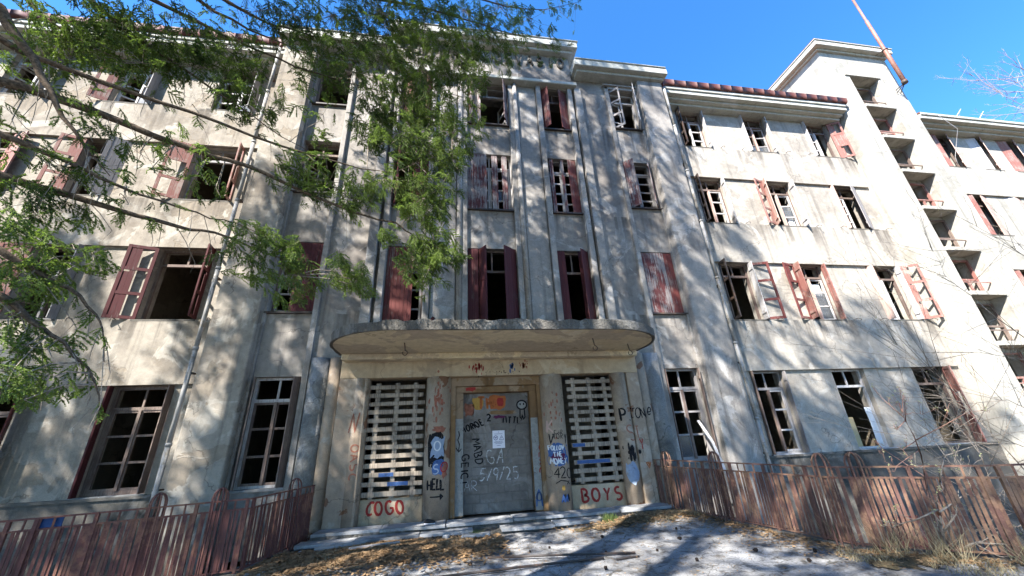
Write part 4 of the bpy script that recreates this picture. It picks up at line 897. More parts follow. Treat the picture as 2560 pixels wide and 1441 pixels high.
for _ in range(520):
    x, y = rng.uniform(-3.8, 5.5), rng.uniform(-7, -1.9)
    if not edge(LP, y) < x < edge(RP, y): continue
    a, l = rng.uniform(0, 6.28), rng.uniform(.03, .16); c_, s_ = math.cos(a), math.sin(a); z = gz(x, y)+.016
    V += [(x, y, z), (x+c_*l*.5-s_*.004, y+s_*l*.5+c_*.004, z+.01), (x+c_*l, y+s_*l, z), (x+c_*l*.5+s_*.004, y+s_*l*.5-c_*.004, z+.004)]
tag(np_obj('twig_litter', V, np.arange(len(V)).reshape(-1, 4), 'bark'), None, None, kind='stuff')
V = []; F = []          # soil patches under the litter
def patch(x0, x1, yc, hw, n=40):
    b = len(V)
    for i in range(n+1):
        x = x0+(x1-x0)*i/n
        for k in range(7):
            f = (k/3-1)*hw*(.75+.35*math.sin(i*.9+x0)+.2*math.sin(i*2.3))*math.sin(math.pi*min(1, max(0, (i+.3)/(n+.6))))**.4; y = yc+f; V.append((x, y, gz(x, y)+.014+.025*(1-abs(k/3-1))**.8))
    for i in range(n):
        for k in range(6): q = b+i*7+k; F.append((q, q+7, q+8, q+1))
patch(-4.3, -.3, -2.5, .55); patch(1.2, 3.95, -2.2, .30); patch(4.0, 5.3, -5.6, .3)
tag(np_obj('soil', V, F, 'soil'), None, None, kind='structure')
def tufts(name, spots, n, h, mat, label=None, wd=.006):
    for (x, y, r) in spots:
        V = np.zeros((n, 3, 3), np.float32)
        for i in range(n):
            a, q = rng.uniform(0, 6.28), r*math.sqrt(rng.uniform()); px, py = x+q*math.cos(a), y+q*math.sin(a); b = rng.uniform(0, 6.28); hh = h*rng.uniform(.4, 1.1); lean = rng.normal(0, .45, 2)*hh; z = gz(px, py)+.01
            V[i] = [(px-wd*math.cos(b), py-wd*math.sin(b), z), (px+wd*math.cos(b), py+wd*math.sin(b), z), (px+lean[0], py+lean[1], z+hh)]
        tag(np_obj(name, V.reshape(-1, 3), np.arange(n*3).reshape(-1, 3), mat), label, 'grass tuft' if label else None, None, None if label else 'stuff')
tufts('grass_tuft', [(-.72, -1.92, .10)], 160, .13, 'grass', 'bright green grass tuft growing at the broken lower step in front of the door')
tufts('grass_tuft', [(2.05, -1.95, .17)], 260, .16, 'grass', 'dark green grass tuft at the right end of the steps')
tufts('grass_tuft', [(.85, -1.6, .07)], 90, .10, 'grass', 'small green weed on the upper step below the notice')
tufts('grass', [(2.9, -2.1, .5), (-1.2, -2.4, .4), (-3, -2.6, .6), (4.3, -5.3, .35), (3.7, -2.1, .3), (4.9, -6.0, .4)], 420, .07, 'straw')
tufts('dead_stalks', [(4.72, -5.3, .22), (5.05, -5.72, .22), (4.55, -4.7, .15), (5.6, -6.3, .3)], 130, .5, 'straw', None, .004)
gb = 'rusty iron bars lying on the path'
def bar(p, q, r, label): return tag(MB().tube([p, ((p[0]+q[0])/2, (p[1]+q[1])/2, (p[2]+q[2])/2+.006), q], r, 6).build('iron_bar', 'dark', None, True), label, 'iron bar', gb)
bar((-.62, -3.55, .05), (1.58, -4.08, .06), .018, 'longest rusty iron bar lying straight across the path')
bar((-1.45, -4.2, .04), (1.05, -4.14, .05), .018, 'rusty iron bar lying at the bottom edge in front of the longest bar')
bar((1.2, -4.26, .05), (1.56, -4.24, .05), .016, 'short rusty iron bar off the right end of the longer bars')
def cone_mesh():
    mb = MB(); vs = []; rr = [.004, .022, .028, .024, .014, .003]
    for i, r in enumerate(rr):
        for k in range(8): t = 2*math.pi*(k+.5*(i % 2))/8; vs.append(((i-2.5)*.017, r*math.cos(t)*(1.15 if k % 2 else .9), .026+r*math.sin(t)*(1.15 if k % 2 else .9)))
    mb.add(vs, [(i*8+k, i*8+(k+1) % 8, (i+1)*8+(k+1) % 8, (i+1)*8+k) for i in range(5) for k in range(8)]); return mb
co = None
for x, y in ((1.2, -3.85), (1.95, -4.05), (.45, -3.2), (-.3, -2.95), (2.6, -3.6), (3.2, -4.6), (.1, -3.3), (1.5, -2.9), (2.9, -3.0), (3.5, -5.2), (.9, -4.6), (-.9, -3.7), (3.9, -4.9), (2.2, -4.7)):
    if co is None: co = o = cone_mesh().build('pine_cone', 'cone')
    else: o = co.copy(); C.objects.link(o)
    o.location = (x, y, gz(x, y)); o.rotation_euler = (0, 0, rnd.uniform(0, 6.28)); o.scale = [rnd.uniform(.6, 1.0)]*3
    tag(o, 'dark fallen pine cone on the dappled concrete path', 'pine cone', 'pine cones scattered on the path')
def rag(x, y, s, mat, label, cat, sx=1.5):
    mb = MB(); n = 9; vs = []
    for j in range(n):
        for i in range(n):
            a, b = (i/(n-1)-.5)*s*sx, (j/(n-1)-.5)*s; vs.append((x+a+rnd.uniform(-.01, .01), y+b+rnd.uniform(-.01, .01), gz(x, y)+.03+.05*s*(math.sin(i*1.3)+math.cos(j*1.7+i))+.3*s*rnd.uniform(0, .16)))
    mb.add(vs, [(j*n+i, j*n+i+1, (j+1)*n+i+1, (j+1)*n+i) for j in range(n-1) for i in range(n-1)]); o = mb.build('rag', mat, None, True)
    m = o.modifiers.new('t', 'SOLIDIFY'); m.thickness = .008; return tag(o, label, cat)
rag(-4.12, -3.15, .22, 'pipe', 'grey crumpled cloth lying at the foot of the left railing', 'rag')
rag(-3.8, -2.0, .16, 'pipe', 'crumpled grey plastic rag beside the left end of the lower step', 'rag')
plank_thing('loose_plank', [(-3.6, -2.12, .06), (-2.75, -1.97, .09)], (.05, .014), 'grey', 'grey weathered board lying against the left end of the steps', 'board')
plank_thing('loose_plank', [(-2.95, -2.42, .10), (-2.1, -2.3, .11)], (.03, .012), 'grey', 'thin grey batten lying on the leaf litter below the grey board', 'board')
tag(MB().prism([(-1.36, -2.05), (-1.25, -2.09), (-1.21, -2.03), (-1.30, -1.97)], .03, .12).build('stone', 'slab', None, bevel=.012), 'small white stone chip leaning on the litter before the steps', 'stone')
tag(MB().prism([(-1.0, -2.12), (-.45, -2.06), (-.42, -1.9), (-.98, -1.94)], .03, .09).build('broken_slab', 'slab', None, bevel=.01), 'broken white step slab lying loose in front of the lower step', 'slab')
sh = MB().tube([(-1.76, -1.3, .25), (-1.70, -1.3, .255), (-1.62, -1.31, .245), (-1.55, -1.31, .235), (-1.51, -1.31, .232)], [.02, .04, .042, .03, .012], 8).build('shoe', 'shoe', None, True)
tag(sh, 'small black shoe lying on the top step below the left column', 'shoe'); MB().box(-1.745, -1.52, -1.345, -1.27, .205, .217).build('sole', 'paper', sh)
wp = tag(empty('panel', (11.6, -3.2, -2.4)), 'white printed panel leaning in the hollow behind the right railing', 'panel')
MB().box(-.5, .5, -.03, .03, 0, 1.25).build('sheet', 'whitebox', wp); mb = MB(); text('F', -.35, .55, .5, .1, flatY(-.032), 'ink', mb=mb); wm = mb.build('printing', 'ink', wp)
dr = tag(MB().box(10.9, 11.8, -.13, -.02, -2.5, -.75).build('basement_door', 'red', None), 'red wooden basement door in the plinth behind the right railing', 'door')
# ------------------------------------------------------------ trees
LIMBS=[[[-6.585, -6.7, 6.428], [-6.318, -6.549, 6.351], [-5.881, -6.311, 6.337], [-5.298, -6.045, 6.306], [-4.623, -5.783, 6.251], [-3.87, -5.533, 6.121], [-3.356, -5.376, 6.075], [-2.774, -5.21, 6.042], [-2.25, -5.07, 6.114], [-1.687, -4.926, 6.661]], [[-6.513, -6.55, 5.901], [-6.246, -6.366, 5.957], [-5.862, -6.161, 5.933], [-5.495, -5.994, 5.867], [-5.158, -5.855, 5.794], [-4.712, -5.683, 5.725], [-4.269, -5.522, 5.708], [-3.858, -5.391, 5.575], [-3.238, -5.206, 5.375], [-2.724, -5.06, 5.251], [-2.174, -4.911, 5.203], [-2.007, -4.87, 5.072], [-1.762, -4.809, 4.946], [-1.37, -4.713, 4.701]], [[-5.784, -6.88, 4.838], [-5.603, -6.741, 4.806], [-5.442, -6.63, 4.779], [-5.284, -6.536, 4.724], [-5.029, -6.397, 4.632], [-4.845, -6.301, 4.581], [-4.512, -6.135, 4.529], [-4.234, -6.011, 4.468], [-3.95, -5.887, 4.471], [-3.687, -5.788, 4.373]], [[-5.872, -6.64, 4.503], [-5.657, -6.474, 4.492], [-5.411, -6.309, 4.485], [-5.121, -6.143, 4.451], [-4.843, -5.999, 4.429], [-4.529, -5.854, 4.388], [-4.304, -5.751, 4.418], [-3.925, -5.606, 4.302], [-3.582, -5.481, 4.206], [-3.35, -5.415, 3.906]], [[-5.123, -7.0, 3.462], [-4.986, -6.889, 3.363], [-4.815, -6.765, 3.243], [-4.679, -6.669, 3.163], [-4.545, -6.603, 2.999], [-4.464, -6.575, 2.857], [-4.36, -6.57, 2.553]], [[-5.016, -6.94, 3.053], [-4.883, -6.841, 2.926], [-4.775, -6.766, 2.821], [-4.646, -6.675, 2.717], [-4.464, -6.576, 2.499], [-4.331, -6.53, 2.255], [-4.259, -6.534, 2.014]], [[-6.177, -7.12, 6.381], [-5.885, -7.026, 5.952], [-5.662, -6.954, 5.616], [-5.447, -6.887, 5.281], [-5.239, -6.809, 5.002], [-5.061, -6.739, 4.774], [-4.877, -6.665, 4.555]], [[-7.102, -6.437, 7.687], [-6.78, -6.336, 7.346], [-6.585, -6.255, 7.256], [-6.279, -6.131, 7.132], [-5.886, -5.974, 7.034]], [[-6.851, -6.044, 8.345], [-6.462, -5.928, 8.035], [-6.181, -5.844, 7.828], [-5.642, -5.677, 7.53], [-5.073, -5.511, 7.184], [-4.524, -5.356, 6.882], [-4.067, -5.233, 6.582], [-3.478, -5.076, 6.288]], [[-6.616, -5.717, 9.08], [-6.091, -5.557, 8.949], [-5.506, -5.391, 8.777], [-4.884, -5.224, 8.618], [-4.226, -5.057, 8.471], [-3.401, -4.857, 8.438], [-2.637, -4.684, 8.445], [-1.893, -4.526, 8.814]], [[-6.099, -5.359, 9.711], [-5.728, -5.271, 9.46], [-5.173, -5.132, 9.27], [-4.723, -5.02, 9.202], [-3.935, -4.836, 9.016], [-2.965, -4.621, 8.97]], [[-5.904, -5.14, 10.138], [-5.359, -5.012, 9.911], [-4.994, -4.928, 9.791], [-4.234, -4.749, 9.825], [-3.33, -4.55, 10.014], [-2.335, -4.352, 10.331]], [[-4.254, -4.563, 11.961], [-3.104, -4.348, 11.967], [-1.86, -4.132, 12.184], [-0.599, -3.934, 12.173], [0.524, -3.768, 12.13], [1.587, -3.619, 12.024]], [[-2.731, -4.205, 13.31], [-1.253, -3.973, 13.356], [0.121, -3.774, 13.355], [1.374, -3.609, 13.698], [2.663, -3.46, 14.602]]]
CLUMPS=[[-6.01, -7.021, 6.299, 0.215, 0.33, 0.5, 7], [-6.518, -6.272, 6.971, 0.4, 0.47, 0.7, 19], [-6.541, -5.986, 7.833, 0.3, 0.542, 0.8, 14], [-6.25, -5.903, 7.553, 0.618, 0.44, 0.9, 27], [-5.8, -5.705, 7.822, 0.615, 0.468, 0.8, 22], [-5.271, -5.353, 8.309, 0.76, 0.515, 0.7, 21], [-5.334, -5.572, 7.51, 0.635, 0.367, 0.6, 13], [-5.81, -5.941, 7.047, 0.403, 0.331, 0.5, 8], [-4.884, -5.254, 8.092, 0.385, 0.511, 0.6, 9], [-5.233, -4.981, 9.911, 0.88, 0.496, 0.5, 12], [-6.471, -5.903, 8.268, 0.316, 0.381, 0.5, 6], [-5.814, -5.486, 8.758, 0.614, 0.314, 0.3, 4], [-5.789, -7.07, 5.556, 0.134, 0.231, 0.7, 5], [-4.561, -4.815, 10.048, 0.619, 0.779, 0.9, 21], [-3.933, -4.666, 10.4, 0.83, 0.963, 1.0, 35], [-3.04, -4.348, 11.215, 1.025, 1.066, 1.0, 39], [-2.034, -4.166, 11.541, 1.001, 1.122, 1.0, 35], [-1.03, -4.0, 12.317, 0.868, 0.859, 0.8, 16], [-0.008, -3.791, 13.031, 0.943, 0.736, 0.7, 11], [0.939, -3.659, 12.891, 0.856, 0.741, 0.45, 6], [1.902, -3.543, 13.817, 0.655, 0.701, 0.35, 3], [2.494, -3.477, 14.338, 0.271, 0.31, 0.3, 2], [-3.919, -4.836, 8.902, 0.601, 0.827, 0.8, 22], [-3.272, -4.823, 8.553, 0.533, 0.69, 0.6, 12], [-2.789, -4.451, 9.462, 0.683, 0.912, 0.9, 25], [-2.027, -4.302, 9.509, 0.72, 0.936, 0.85, 24], [-1.416, -4.186, 10.432, 0.778, 0.879, 0.9, 21], [-1.024, -4.0, 10.177, 0.595, 0.873, 0.8, 14], [-0.286, -3.884, 11.494, 0.874, 0.818, 0.8, 16], [0.604, -3.752, 11.512, 0.682, 0.663, 0.6, 7], [-0.759, -4.31, 8.906, 0.228, 1.18, 0.7, 7], [1.603, -3.619, 12.196, 0.486, 0.712, 0.4, 3], [-2.827, -4.741, 7.725, 0.451, 0.643, 0.8, 14], [-2.254, -4.608, 8.042, 0.559, 0.679, 1.0, 21], [-1.697, -4.492, 8.007, 0.581, 0.689, 0.9, 19], [-1.271, -4.83, 7.178, 0.387, 0.624, 0.8, 12], [-2.202, -5.045, 6.881, 0.498, 0.384, 0.8, 11], [-1.705, -4.929, 6.751, 0.44, 0.386, 0.7, 8], [-2.838, -4.757, 7.099, 0.216, 0.397, 0.4, 2], [-3.627, -4.948, 7.315, 0.205, 0.443, 0.8, 5], [-4.259, -5.258, 7.192, 0.314, 0.278, 0.7, 5], [-4.79, -5.423, 7.124, 0.355, 0.268, 0.8, 7], [-4.496, -5.341, 6.982, 0.302, 0.268, 0.6, 4], [-3.532, -5.442, 5.803, 0.408, 0.395, 0.6, 10], [-3.229, -5.193, 5.633, 0.552, 0.4, 0.8, 18], [-2.876, -5.093, 5.572, 0.314, 0.323, 0.6, 6], [-3.778, -5.358, 5.699, 0.23, 0.311, 0.5, 4], [-2.387, -5.111, 5.834, 0.393, 0.336, 0.4, 4], [-1.944, -4.995, 5.955, 0.342, 0.26, 0.5, 3], [-1.726, -4.946, 5.583, 0.41, 0.424, 0.9, 13], [-1.464, -4.879, 5.902, 0.284, 0.354, 0.6, 4], [-1.928, -4.845, 5.394, 0.271, 0.248, 0.5, 3], [-1.263, -4.83, 6.687, 0.301, 0.491, 0.5, 5], [-5.057, -5.822, 5.713, 0.294, 0.358, 0.8, 12], [-5.331, -5.971, 5.481, 0.229, 0.269, 0.7, 7], [-5.163, -5.921, 5.271, 0.277, 0.264, 0.8, 9], [-4.735, -5.722, 5.402, 0.3, 0.351, 0.8, 12], [-4.519, -5.656, 5.194, 0.201, 0.275, 0.5, 4], [-5.724, -6.103, 5.863, 0.223, 0.347, 0.7, 8], [-5.179, -6.756, 5.056, 0.184, 0.227, 0.6, 6], [-5.718, -6.781, 4.977, 0.209, 0.163, 0.5, 4], [-6.239, -6.5, 5.387, 0.149, 0.179, 0.5, 3], [-6.152, -6.302, 6.011, 0.209, 0.135, 0.4, 2], [-5.469, -6.681, 4.656, 0.177, 0.211, 0.6, 6], [-5.326, -6.599, 4.576, 0.218, 0.158, 0.6, 5], [-5.225, -6.499, 4.72, 0.152, 0.222, 0.5, 4], [-4.957, -6.367, 4.564, 0.239, 0.28, 0.7, 10], [-5.705, -6.541, 4.386, 0.247, 0.256, 0.8, 14], [-5.58, -6.491, 4.225, 0.285, 0.304, 0.9, 21], [-5.587, -6.574, 3.975, 0.169, 0.237, 0.7, 8], [-5.471, -6.392, 4.3, 0.148, 0.155, 0.5, 3], [-5.029, -6.917, 3.408, 0.18, 0.202, 0.8, 12], [-4.98, -6.834, 3.493, 0.251, 0.253, 0.8, 19], [-4.857, -6.702, 3.565, 0.199, 0.22, 0.8, 12], [-4.738, -6.619, 3.523, 0.136, 0.133, 0.5, 3], [-4.942, -6.901, 3.221, 0.179, 0.196, 0.8, 12], [-4.848, -6.785, 3.274, 0.188, 0.163, 0.5, 6], [-4.909, -6.907, 2.85, 0.114, 0.217, 0.9, 10], [-4.778, -6.874, 2.582, 0.17, 0.207, 0.9, 16], [-4.711, -6.907, 2.346, 0.109, 0.162, 0.9, 9], [-4.615, -6.791, 2.329, 0.172, 0.1, 0.8, 7], [-4.472, -6.642, 2.313, 0.183, 0.087, 0.7, 5], [-4.687, -6.741, 2.647, 0.12, 0.145, 0.3, 2], [-4.604, -6.841, 2.196, 0.138, 0.047, 0.6, 2], [-3.977, -5.903, 4.411, 0.234, 0.18, 0.5, 3], [-3.753, -5.821, 4.29, 0.239, 0.303, 0.7, 8], [-3.587, -5.481, 4.237, 0.31, 0.317, 0.8, 12], [-3.306, -5.399, 3.914, 0.207, 0.373, 0.7, 8], [-4.069, -5.68, 4.12, 0.142, 0.238, 0.5, 3], [-3.773, -5.564, 4.068, 0.198, 0.242, 0.5, 4], [-3.408, -5.448, 3.713, 0.201, 0.237, 0.5, 4], [-2.85, -5.233, 4.123, 0.167, 0.196, 0.7, 3], [-2.631, -5.167, 4.028, 0.227, 0.197, 0.8, 4], [-2.457, -5.117, 3.89, 0.114, 0.13, 0.5, 2], [-2.277, -4.944, 4.924, 0.127, 0.152, 0.6, 2], [-1.573, -4.762, 4.823, 0.337, 0.315, 0.9, 9], [-1.816, -4.829, 4.48, 0.323, 0.298, 0.8, 8], [-1.368, -4.713, 4.625, 0.271, 0.272, 0.8, 5], [-1.678, -4.796, 4.209, 0.192, 0.18, 0.5, 2], [-1.096, -4.647, 4.666, 0.104, 0.078, 0.3, 2]]
SHRUB=[[[4.931, -5.75, 0.031], [5.274, -5.502, 0.069], [4.94, -5.814, 0.355], [4.795, -5.981, 0.608]], [[5.379, -5.54, 0.501], [5.345, -5.643, 0.754], [5.054, -5.988, 1.037], [5.558, -5.796, 1.293]], [[5.261, -5.523, 0.044], [5.224, -5.882, 0.262], [5.595, -5.943, 0.309], [6.798, -5.568, 0.216]], [[5.148, -5.715, 0.543], [4.704, -6.0, 0.789], [5.178, -5.721, 1.036], [5.53, -5.508, 1.237], [5.102, -5.842, 1.519], [4.892, -5.969, 1.728], [5.419, -5.602, 1.955]], [[4.858, -5.939, 0.662], [4.541, -5.888, 0.568], [4.717, -5.525, 0.452], [4.21, -5.67, 0.557]], [[4.809, -5.99, 0.651], [5.679, -5.649, 0.709], [6.101, -5.536, 0.769], [6.016, -5.906, 1.025]]]
BEECH=[[[9.631, -5.3, 2.465], [9.615, -5.052, 3.091], [8.745, -5.364, 3.268], [8.271, -5.531, 3.35], [8.804, -5.176, 3.685], [8.819, -5.1, 3.92], [7.93, -5.475, 3.945], [7.798, -5.455, 4.185], [8.519, -5.085, 4.689], [8.261, -5.201, 4.957]], [[8.266, -5.09, 0.453], [7.772, -5.193, 0.919], [7.094, -5.538, 1.164], [7.17, -5.346, 1.586], [7.345, -5.05, 2.211], [6.833, -5.319, 2.331], [6.261, -5.545, 2.523], [6.435, -5.218, 2.893], [6.462, -5.076, 3.108], [5.832, -5.44, 3.11]], [[7.084, -5.073, 0.105], [6.651, -5.432, 0.908], [6.598, -5.493, 1.145], [7.193, -5.118, 1.381], [7.085, -5.154, 1.579], [6.381, -5.52, 1.754]], [[8.796, -5.265, 1.555], [7.559, -5.55, 1.951], [7.189, -5.271, 1.929], [7.029, -5.058, 2.085]], [[8.852, -5.489, 2.176], [8.561, -5.438, 2.597], [8.252, -5.075, 2.825], [6.949, -5.22, 2.635]], [[7.879, -5.54, 1.064], [7.866, -5.199, 1.289], [7.331, -5.086, 1.315], [6.338, -5.456, 1.529], [5.862, -5.473, 1.521]], [[10.656, -5.37, 4.176], [10.926, -5.053, 4.886], [10.016, -5.294, 5.108], [9.001, -5.549, 5.289]], [[7.867, -5.136, 0.059], [7.423, -5.134, 0.299], [6.48, -5.507, 0.518], [6.304, -5.412, 0.668]]]

def spray_proto(seed, L=.46, n_side=9, step=.0075, nl=.020, nw=.0155):
    r = np.random.default_rng(seed); segs = []
    main = np.array([[0, 0, 0], [L*.35, 0, .01], [L*.7, r.normal(0, .02), -.02], [L, r.normal(0, .03), -.08]])
    segs.append(main)
    for i in range(n_side):
        t = .06+.9*(i+r.uniform(-.4, .4))/n_side; p = np.array([L*t, 0, -.06*t*t]); sd = 1 if i % 2 else -1; l = L*(.46*(1-t)+.17)*r.uniform(.6, 1.25)
        d = np.array([r.uniform(.55, 1), sd*r.uniform(.45, .95), r.normal(-.15, .2)]); d /= np.linalg.norm(d); segs.append(np.array([p, p+d*l*.55, p+d*l+np.array([0.03, 0, -.22*l])]))
    tv = []; nv = []
    for sg_ in segs:
        for a, b in zip(sg_[:-1], sg_[1:]):
            d = b-a; ln = np.linalg.norm(d); d = d/ln; s = np.cross(d, [0, 0, 1]); s /= np.linalg.norm(s)+1e-9; u = np.cross(s, d)
            w0 = .0028; tv.append([a+s*w0, a-s*w0, b]); tv.append([a+u*w0, a-u*w0, b])
            m = max(2, int(ln/step))
            for k in range(m):
                p = a+d*ln*(k+r.uniform())/m
                for sd in (1, -1):
                    if r.uniform() < .08: continue
                    e = d*r.uniform(.45, .95)+s*sd*.7+u*r.normal(.1, .5); e /= np.linalg.norm(e); q = np.cross(e, u); q /= np.linalg.norm(q)+1e-9; q = q*math.cos(.6)+u*math.sin(r.uniform(-1, 1)); l2 = nl*r.uniform(.7, 1.2)
                    nv.append([p-q*nw*.5, p+q*nw*.5, p+e*l2])
    return np.array(nv, np.float32).reshape(-1, 3), np.array(tv, np.float32).reshape(-1, 3)
PR = [spray_proto(s, *a) for s, a in ((1, (.26, 9)), (2, (.22, 8)), (3, (.30, 10)), (4, (.18, 7)))]
def basis(d, roll):
    d = d/np.linalg.norm(d); s = np.cross(d, [0, 0, 1.]); l = np.linalg.norm(s); s = s/l if l > .05 else np.array([0, 1., 0]); u = np.cross(s, d)
    return np.stack([d, s*math.cos(roll)+u*math.sin(roll), u*math.cos(roll)-s*math.sin(roll)])
def place(lst, V, p, d, sc, roll): lst.append((V*sc) @ basis(d, roll) + p)
def tri_obj(name, chunks, mat, parent):
    if not chunks: return
    V = np.concatenate(chunks); return tag(np_obj(name, V, np.arange(len(V)).reshape(-1, 3), mat, parent), None, None, kind='stuff')
sp = tag(empty('spruce_tree', (-9.6, -8.4, -.2)), 'spruce whose long drooping branches hang across the left half of the building', 'tree')
OFF = np.array([-9.6, -8.4, -.2]); H0 = 23.5
MB().tube([(0, 0, 0), (.05, 0, 4), (.0, .05, 10), (0, 0, 17), (0, 0, H0)], [.30, .26, .2, .11, .02], 12).build('trunk', 'bark', sp, True)
RADS = [.034, .05, .03, .042, .026, .026, .045, .03, .032, .032, .03, .03, .036, .034]
allpts = []
chunks = {i: ([], []) for i in range(len(LIMBS))}; limb_obj = []
for i, P in enumerate(LIMBS):
    P = [np.array(p) for p in P]; root = np.array([OFF[0]+.12, OFF[1]+.12, P[0][2]+.55+.1*i]); mid = root*.45+P[0]*.55+np.array([0, 0, .05])
    Q = [root, mid]+P; r0 = RADS[i]*1.25; m = len(Q); L = np.linalg.norm(P[-1]-P[0])
    rads = [r0*1.35, r0*1.15]+[max(.004, r0*(1-.93*(k/(len(P)-1))**.75)) for k in range(len(P))]
    Q2 = []; R2 = []
    for k in range(m-1):
        for t in (0, .5): Q2.append(Q[k]*(1-t)+Q[k+1]*t+rng.normal(0, .012, 3)*(t > 0)); R2.append(rads[k]*(1-t)+rads[k+1]*t)
    Q2.append(Q[-1]); R2.append(rads[-1])
    ob = MB().tube([tuple(q-OFF) for q in Q2], R2, 8).build('branch', 'bark', sp, True); limb_obj.append(ob)
    for k in range(len(P)-1):
        for t in np.linspace(0, 1, 6)[:-1]: allpts.append((i, P[k]*(1-t)+P[k+1]*t, P[k+1]-P[k]))
LPt = np.array([a[1] for a in allpts]); LPi = [a[0] for a in allpts]
def rdir(dr=.35): return np.array([rng.normal(.42, .5), rng.normal(.0, .45), rng.normal(-.5, .38)])
tw = {i: MB() for i in range(len(LIMBS))}
for cx, cy, cz, rx, rz, dn, n in CLUMPS:
    c = np.array([cx, cy, cz]); k = int(np.argmin(((LPt-c)*np.array([1, .5, 1.3]))@np.diag([1, 1, 1])**2 @ np.ones(3))) if False else int(np.argmin((((LPt-c)*np.array([1, .6, 1.0]))**2).sum(1)))
    li = LPi[k]; p0 = LPt[k]
    m = (p0+c)/2+np.array([0, 0, .06]); tw[li].tube([tuple(p0-OFF), tuple(m-OFF), tuple(c-OFF), tuple(c-OFF+np.array([rx*.5, 0, -rz*.6]))], [.009, .007, .005, .002], 5)
    for j in range(int(n*(3.6 if cx > .6 else 6.4 if cx > -3.2 else 3.8 if cz > 6.3 else .95 if cx < -4.2 else 2.9))+1):
        a = rng.uniform(0, 6.28); q = math.sqrt(rng.uniform()); p = c+np.array([rx*q*math.cos(a), rng.normal(0, .22), rz*q*math.sin(a)])
        d = rdir(); sc = rng.uniform(.6, 1.05); vi = rng.integers(4); start = p-d/np.linalg.norm(d)*.13*sc; roll = rng.uniform(-.9, .9)
        place(chunks[li][0], PR[vi][0], start-OFF, d, sc, roll); place(chunks[li][1], PR[vi][1], start-OFF, d, sc, roll)
        if j % 3 == 0: tw[li].tube([tuple(c-OFF+np.array([0, 0, rz*.3])), tuple((c+start)/2-OFF+np.array([0, 0, .04])), tuple(start-OFF)], [.004, .003, .002], 3)
for k in range(0, len(LPt), 2):        # sparse sprays and bare hanging twigs along the limbs
    li, p, dd = allpts[k]
    if rng.uniform() < .5:
        d = rdir(); vi = rng.integers(4); sc = rng.uniform(.35, .8); place(chunks[li][0], PR[vi][0], p-OFF, d, sc, rng.uniform(-1, 1)); 
    if rng.uniform() < .5:
        l = rng.uniform(.2, .75); x1 = rng.normal(.05, .10, 3)*l; e = p-OFF
        tw[li].tube([tuple(e), tuple(e+np.array([x1[0], x1[1], -.3*l])), tuple(e+np.array([x1[0]*2.2, x1[1]*2, -.75*l])), tuple(e+np.array([x1[0]*1.6+.05*l, x1[1]*2, -l]))], [.005, .004, .003, .0012], 4)
for i in range(len(LIMBS)):
    tri_obj('needles', chunks[i][0], 'needle', limb_obj[i]); tri_obj('twiglets', chunks[i][1], 'twig', limb_obj[i])
    if tw[i].v: tw[i].build('hanging_twigs', 'twig', limb_obj[i])['kind'] = 'stuff'
# crowns that are out of frame above and behind, and cast the dappled shade
def coarse(seed):
    r = np.random.default_rng(seed); v = []
    for k in range(15):
        t = r.uniform(0, 1); p = np.array([.62*t, r.normal(0, .09*(1.2-t)), -.1*t*t]); sd = r.choice((-1, 1)); d = np.array([.75, sd*r.uniform(.2, .75), r.normal(-.25, .25)]); d /= np.linalg.norm(d)
        q = np.cross(d, [0, 0, 1.]); q /= np.linalg.norm(q)+1e-6; l = r.uniform(.12, .24); v.append([p-q*.03, p+q*.03, p+d*l])
    return np.array(v, np.float32).reshape(-1, 3)
CO = [coarse(s) for s in range(5)]
def crown(par, h0, h1, r0, dens, seed, droop=.28, keep=None, step=.8):
    r = np.random.default_rng(seed); ch = []; mb = MB(); z = h0
    while z < h1-.3:
        f = (h1-z)/(h1-h0); R = r0*(f**.75)*r.uniform(.8, 1.12); n = int(5+1.6*f); a0 = r.uniform(0, 6.28)
        for k in range(n):
            if r.uniform() > .93: continue
            a = a0+2*math.pi*k/n+r.normal(0, .2); L = R*r.uniform(.65, 1.1); c, s = math.cos(a), math.sin(a)
            if keep and not keep(c*L, s*L, z): continue
            P = [np.array([c*L*t, s*L*t, z+.10*L*t-droop*L*t*t]) for t in (0, .35, .7, 1)]
            mb.tube([tuple(p) for p in P], [.035*f+.012, .025*f+.01, .015*f+.006, .003], 4)
            for _ in range(int(L*dens)):
                t = r.uniform(.18, 1)**.8; i = min(2, int(t*3)); p = np.array([c*L*t, s*L*t, z+.10*L*t-droop*L*t*t]); sd = r.choice((-1, 1)); ww = .28*L*(1.15-t)*r.uniform(0, 1)
                p = p+np.array([-s*sd*ww, c*sd*ww, -r.uniform(0, .25)]); d = np.array([c*.6-s*sd*.7, s*.6+c*sd*.7, -r.uniform(.1, .7)]); place(ch, CO[r.integers(5)], p, d, r.uniform(.7, 1.25), r.uniform(-.7, .7))
        z += step*r.uniform(.7, 1.3)
    bo = mb.build('limbs', 'bark', par); bo['kind'] = 'stuff'; tri_obj('crown', ch, 'needle', par)
crown(sp, 10.5, H0, 4.4, 11, 5, keep=lambda x, y, z: z > 12 or (x*.8+y*.6) < 2.2)
def tall(x, y, h, r0, h0, seed, dens, label):
    e = tag(empty('spruce_tree', (x, y, -.2)), label, 'tree', 'spruces behind the viewer that shade the facade')
    MB().tube([(0, 0, 0), (.04, 0, h*.4), (0, .03, h*.75), (0, 0, h)], [.34, .26, .13, .02], 10).build('trunk', 'bark', e, True); crown(e, h0, h, r0, dens, seed); return e
tall(-5.0, -9.4, 30.5, 6.4, 16.5, 8, 11, 'tallest spruce standing just left of the viewer')
tall(-1.4, -14.5, 26, 6.0, 11.5, 9, 12, 'spruce standing behind the viewer in the middle')
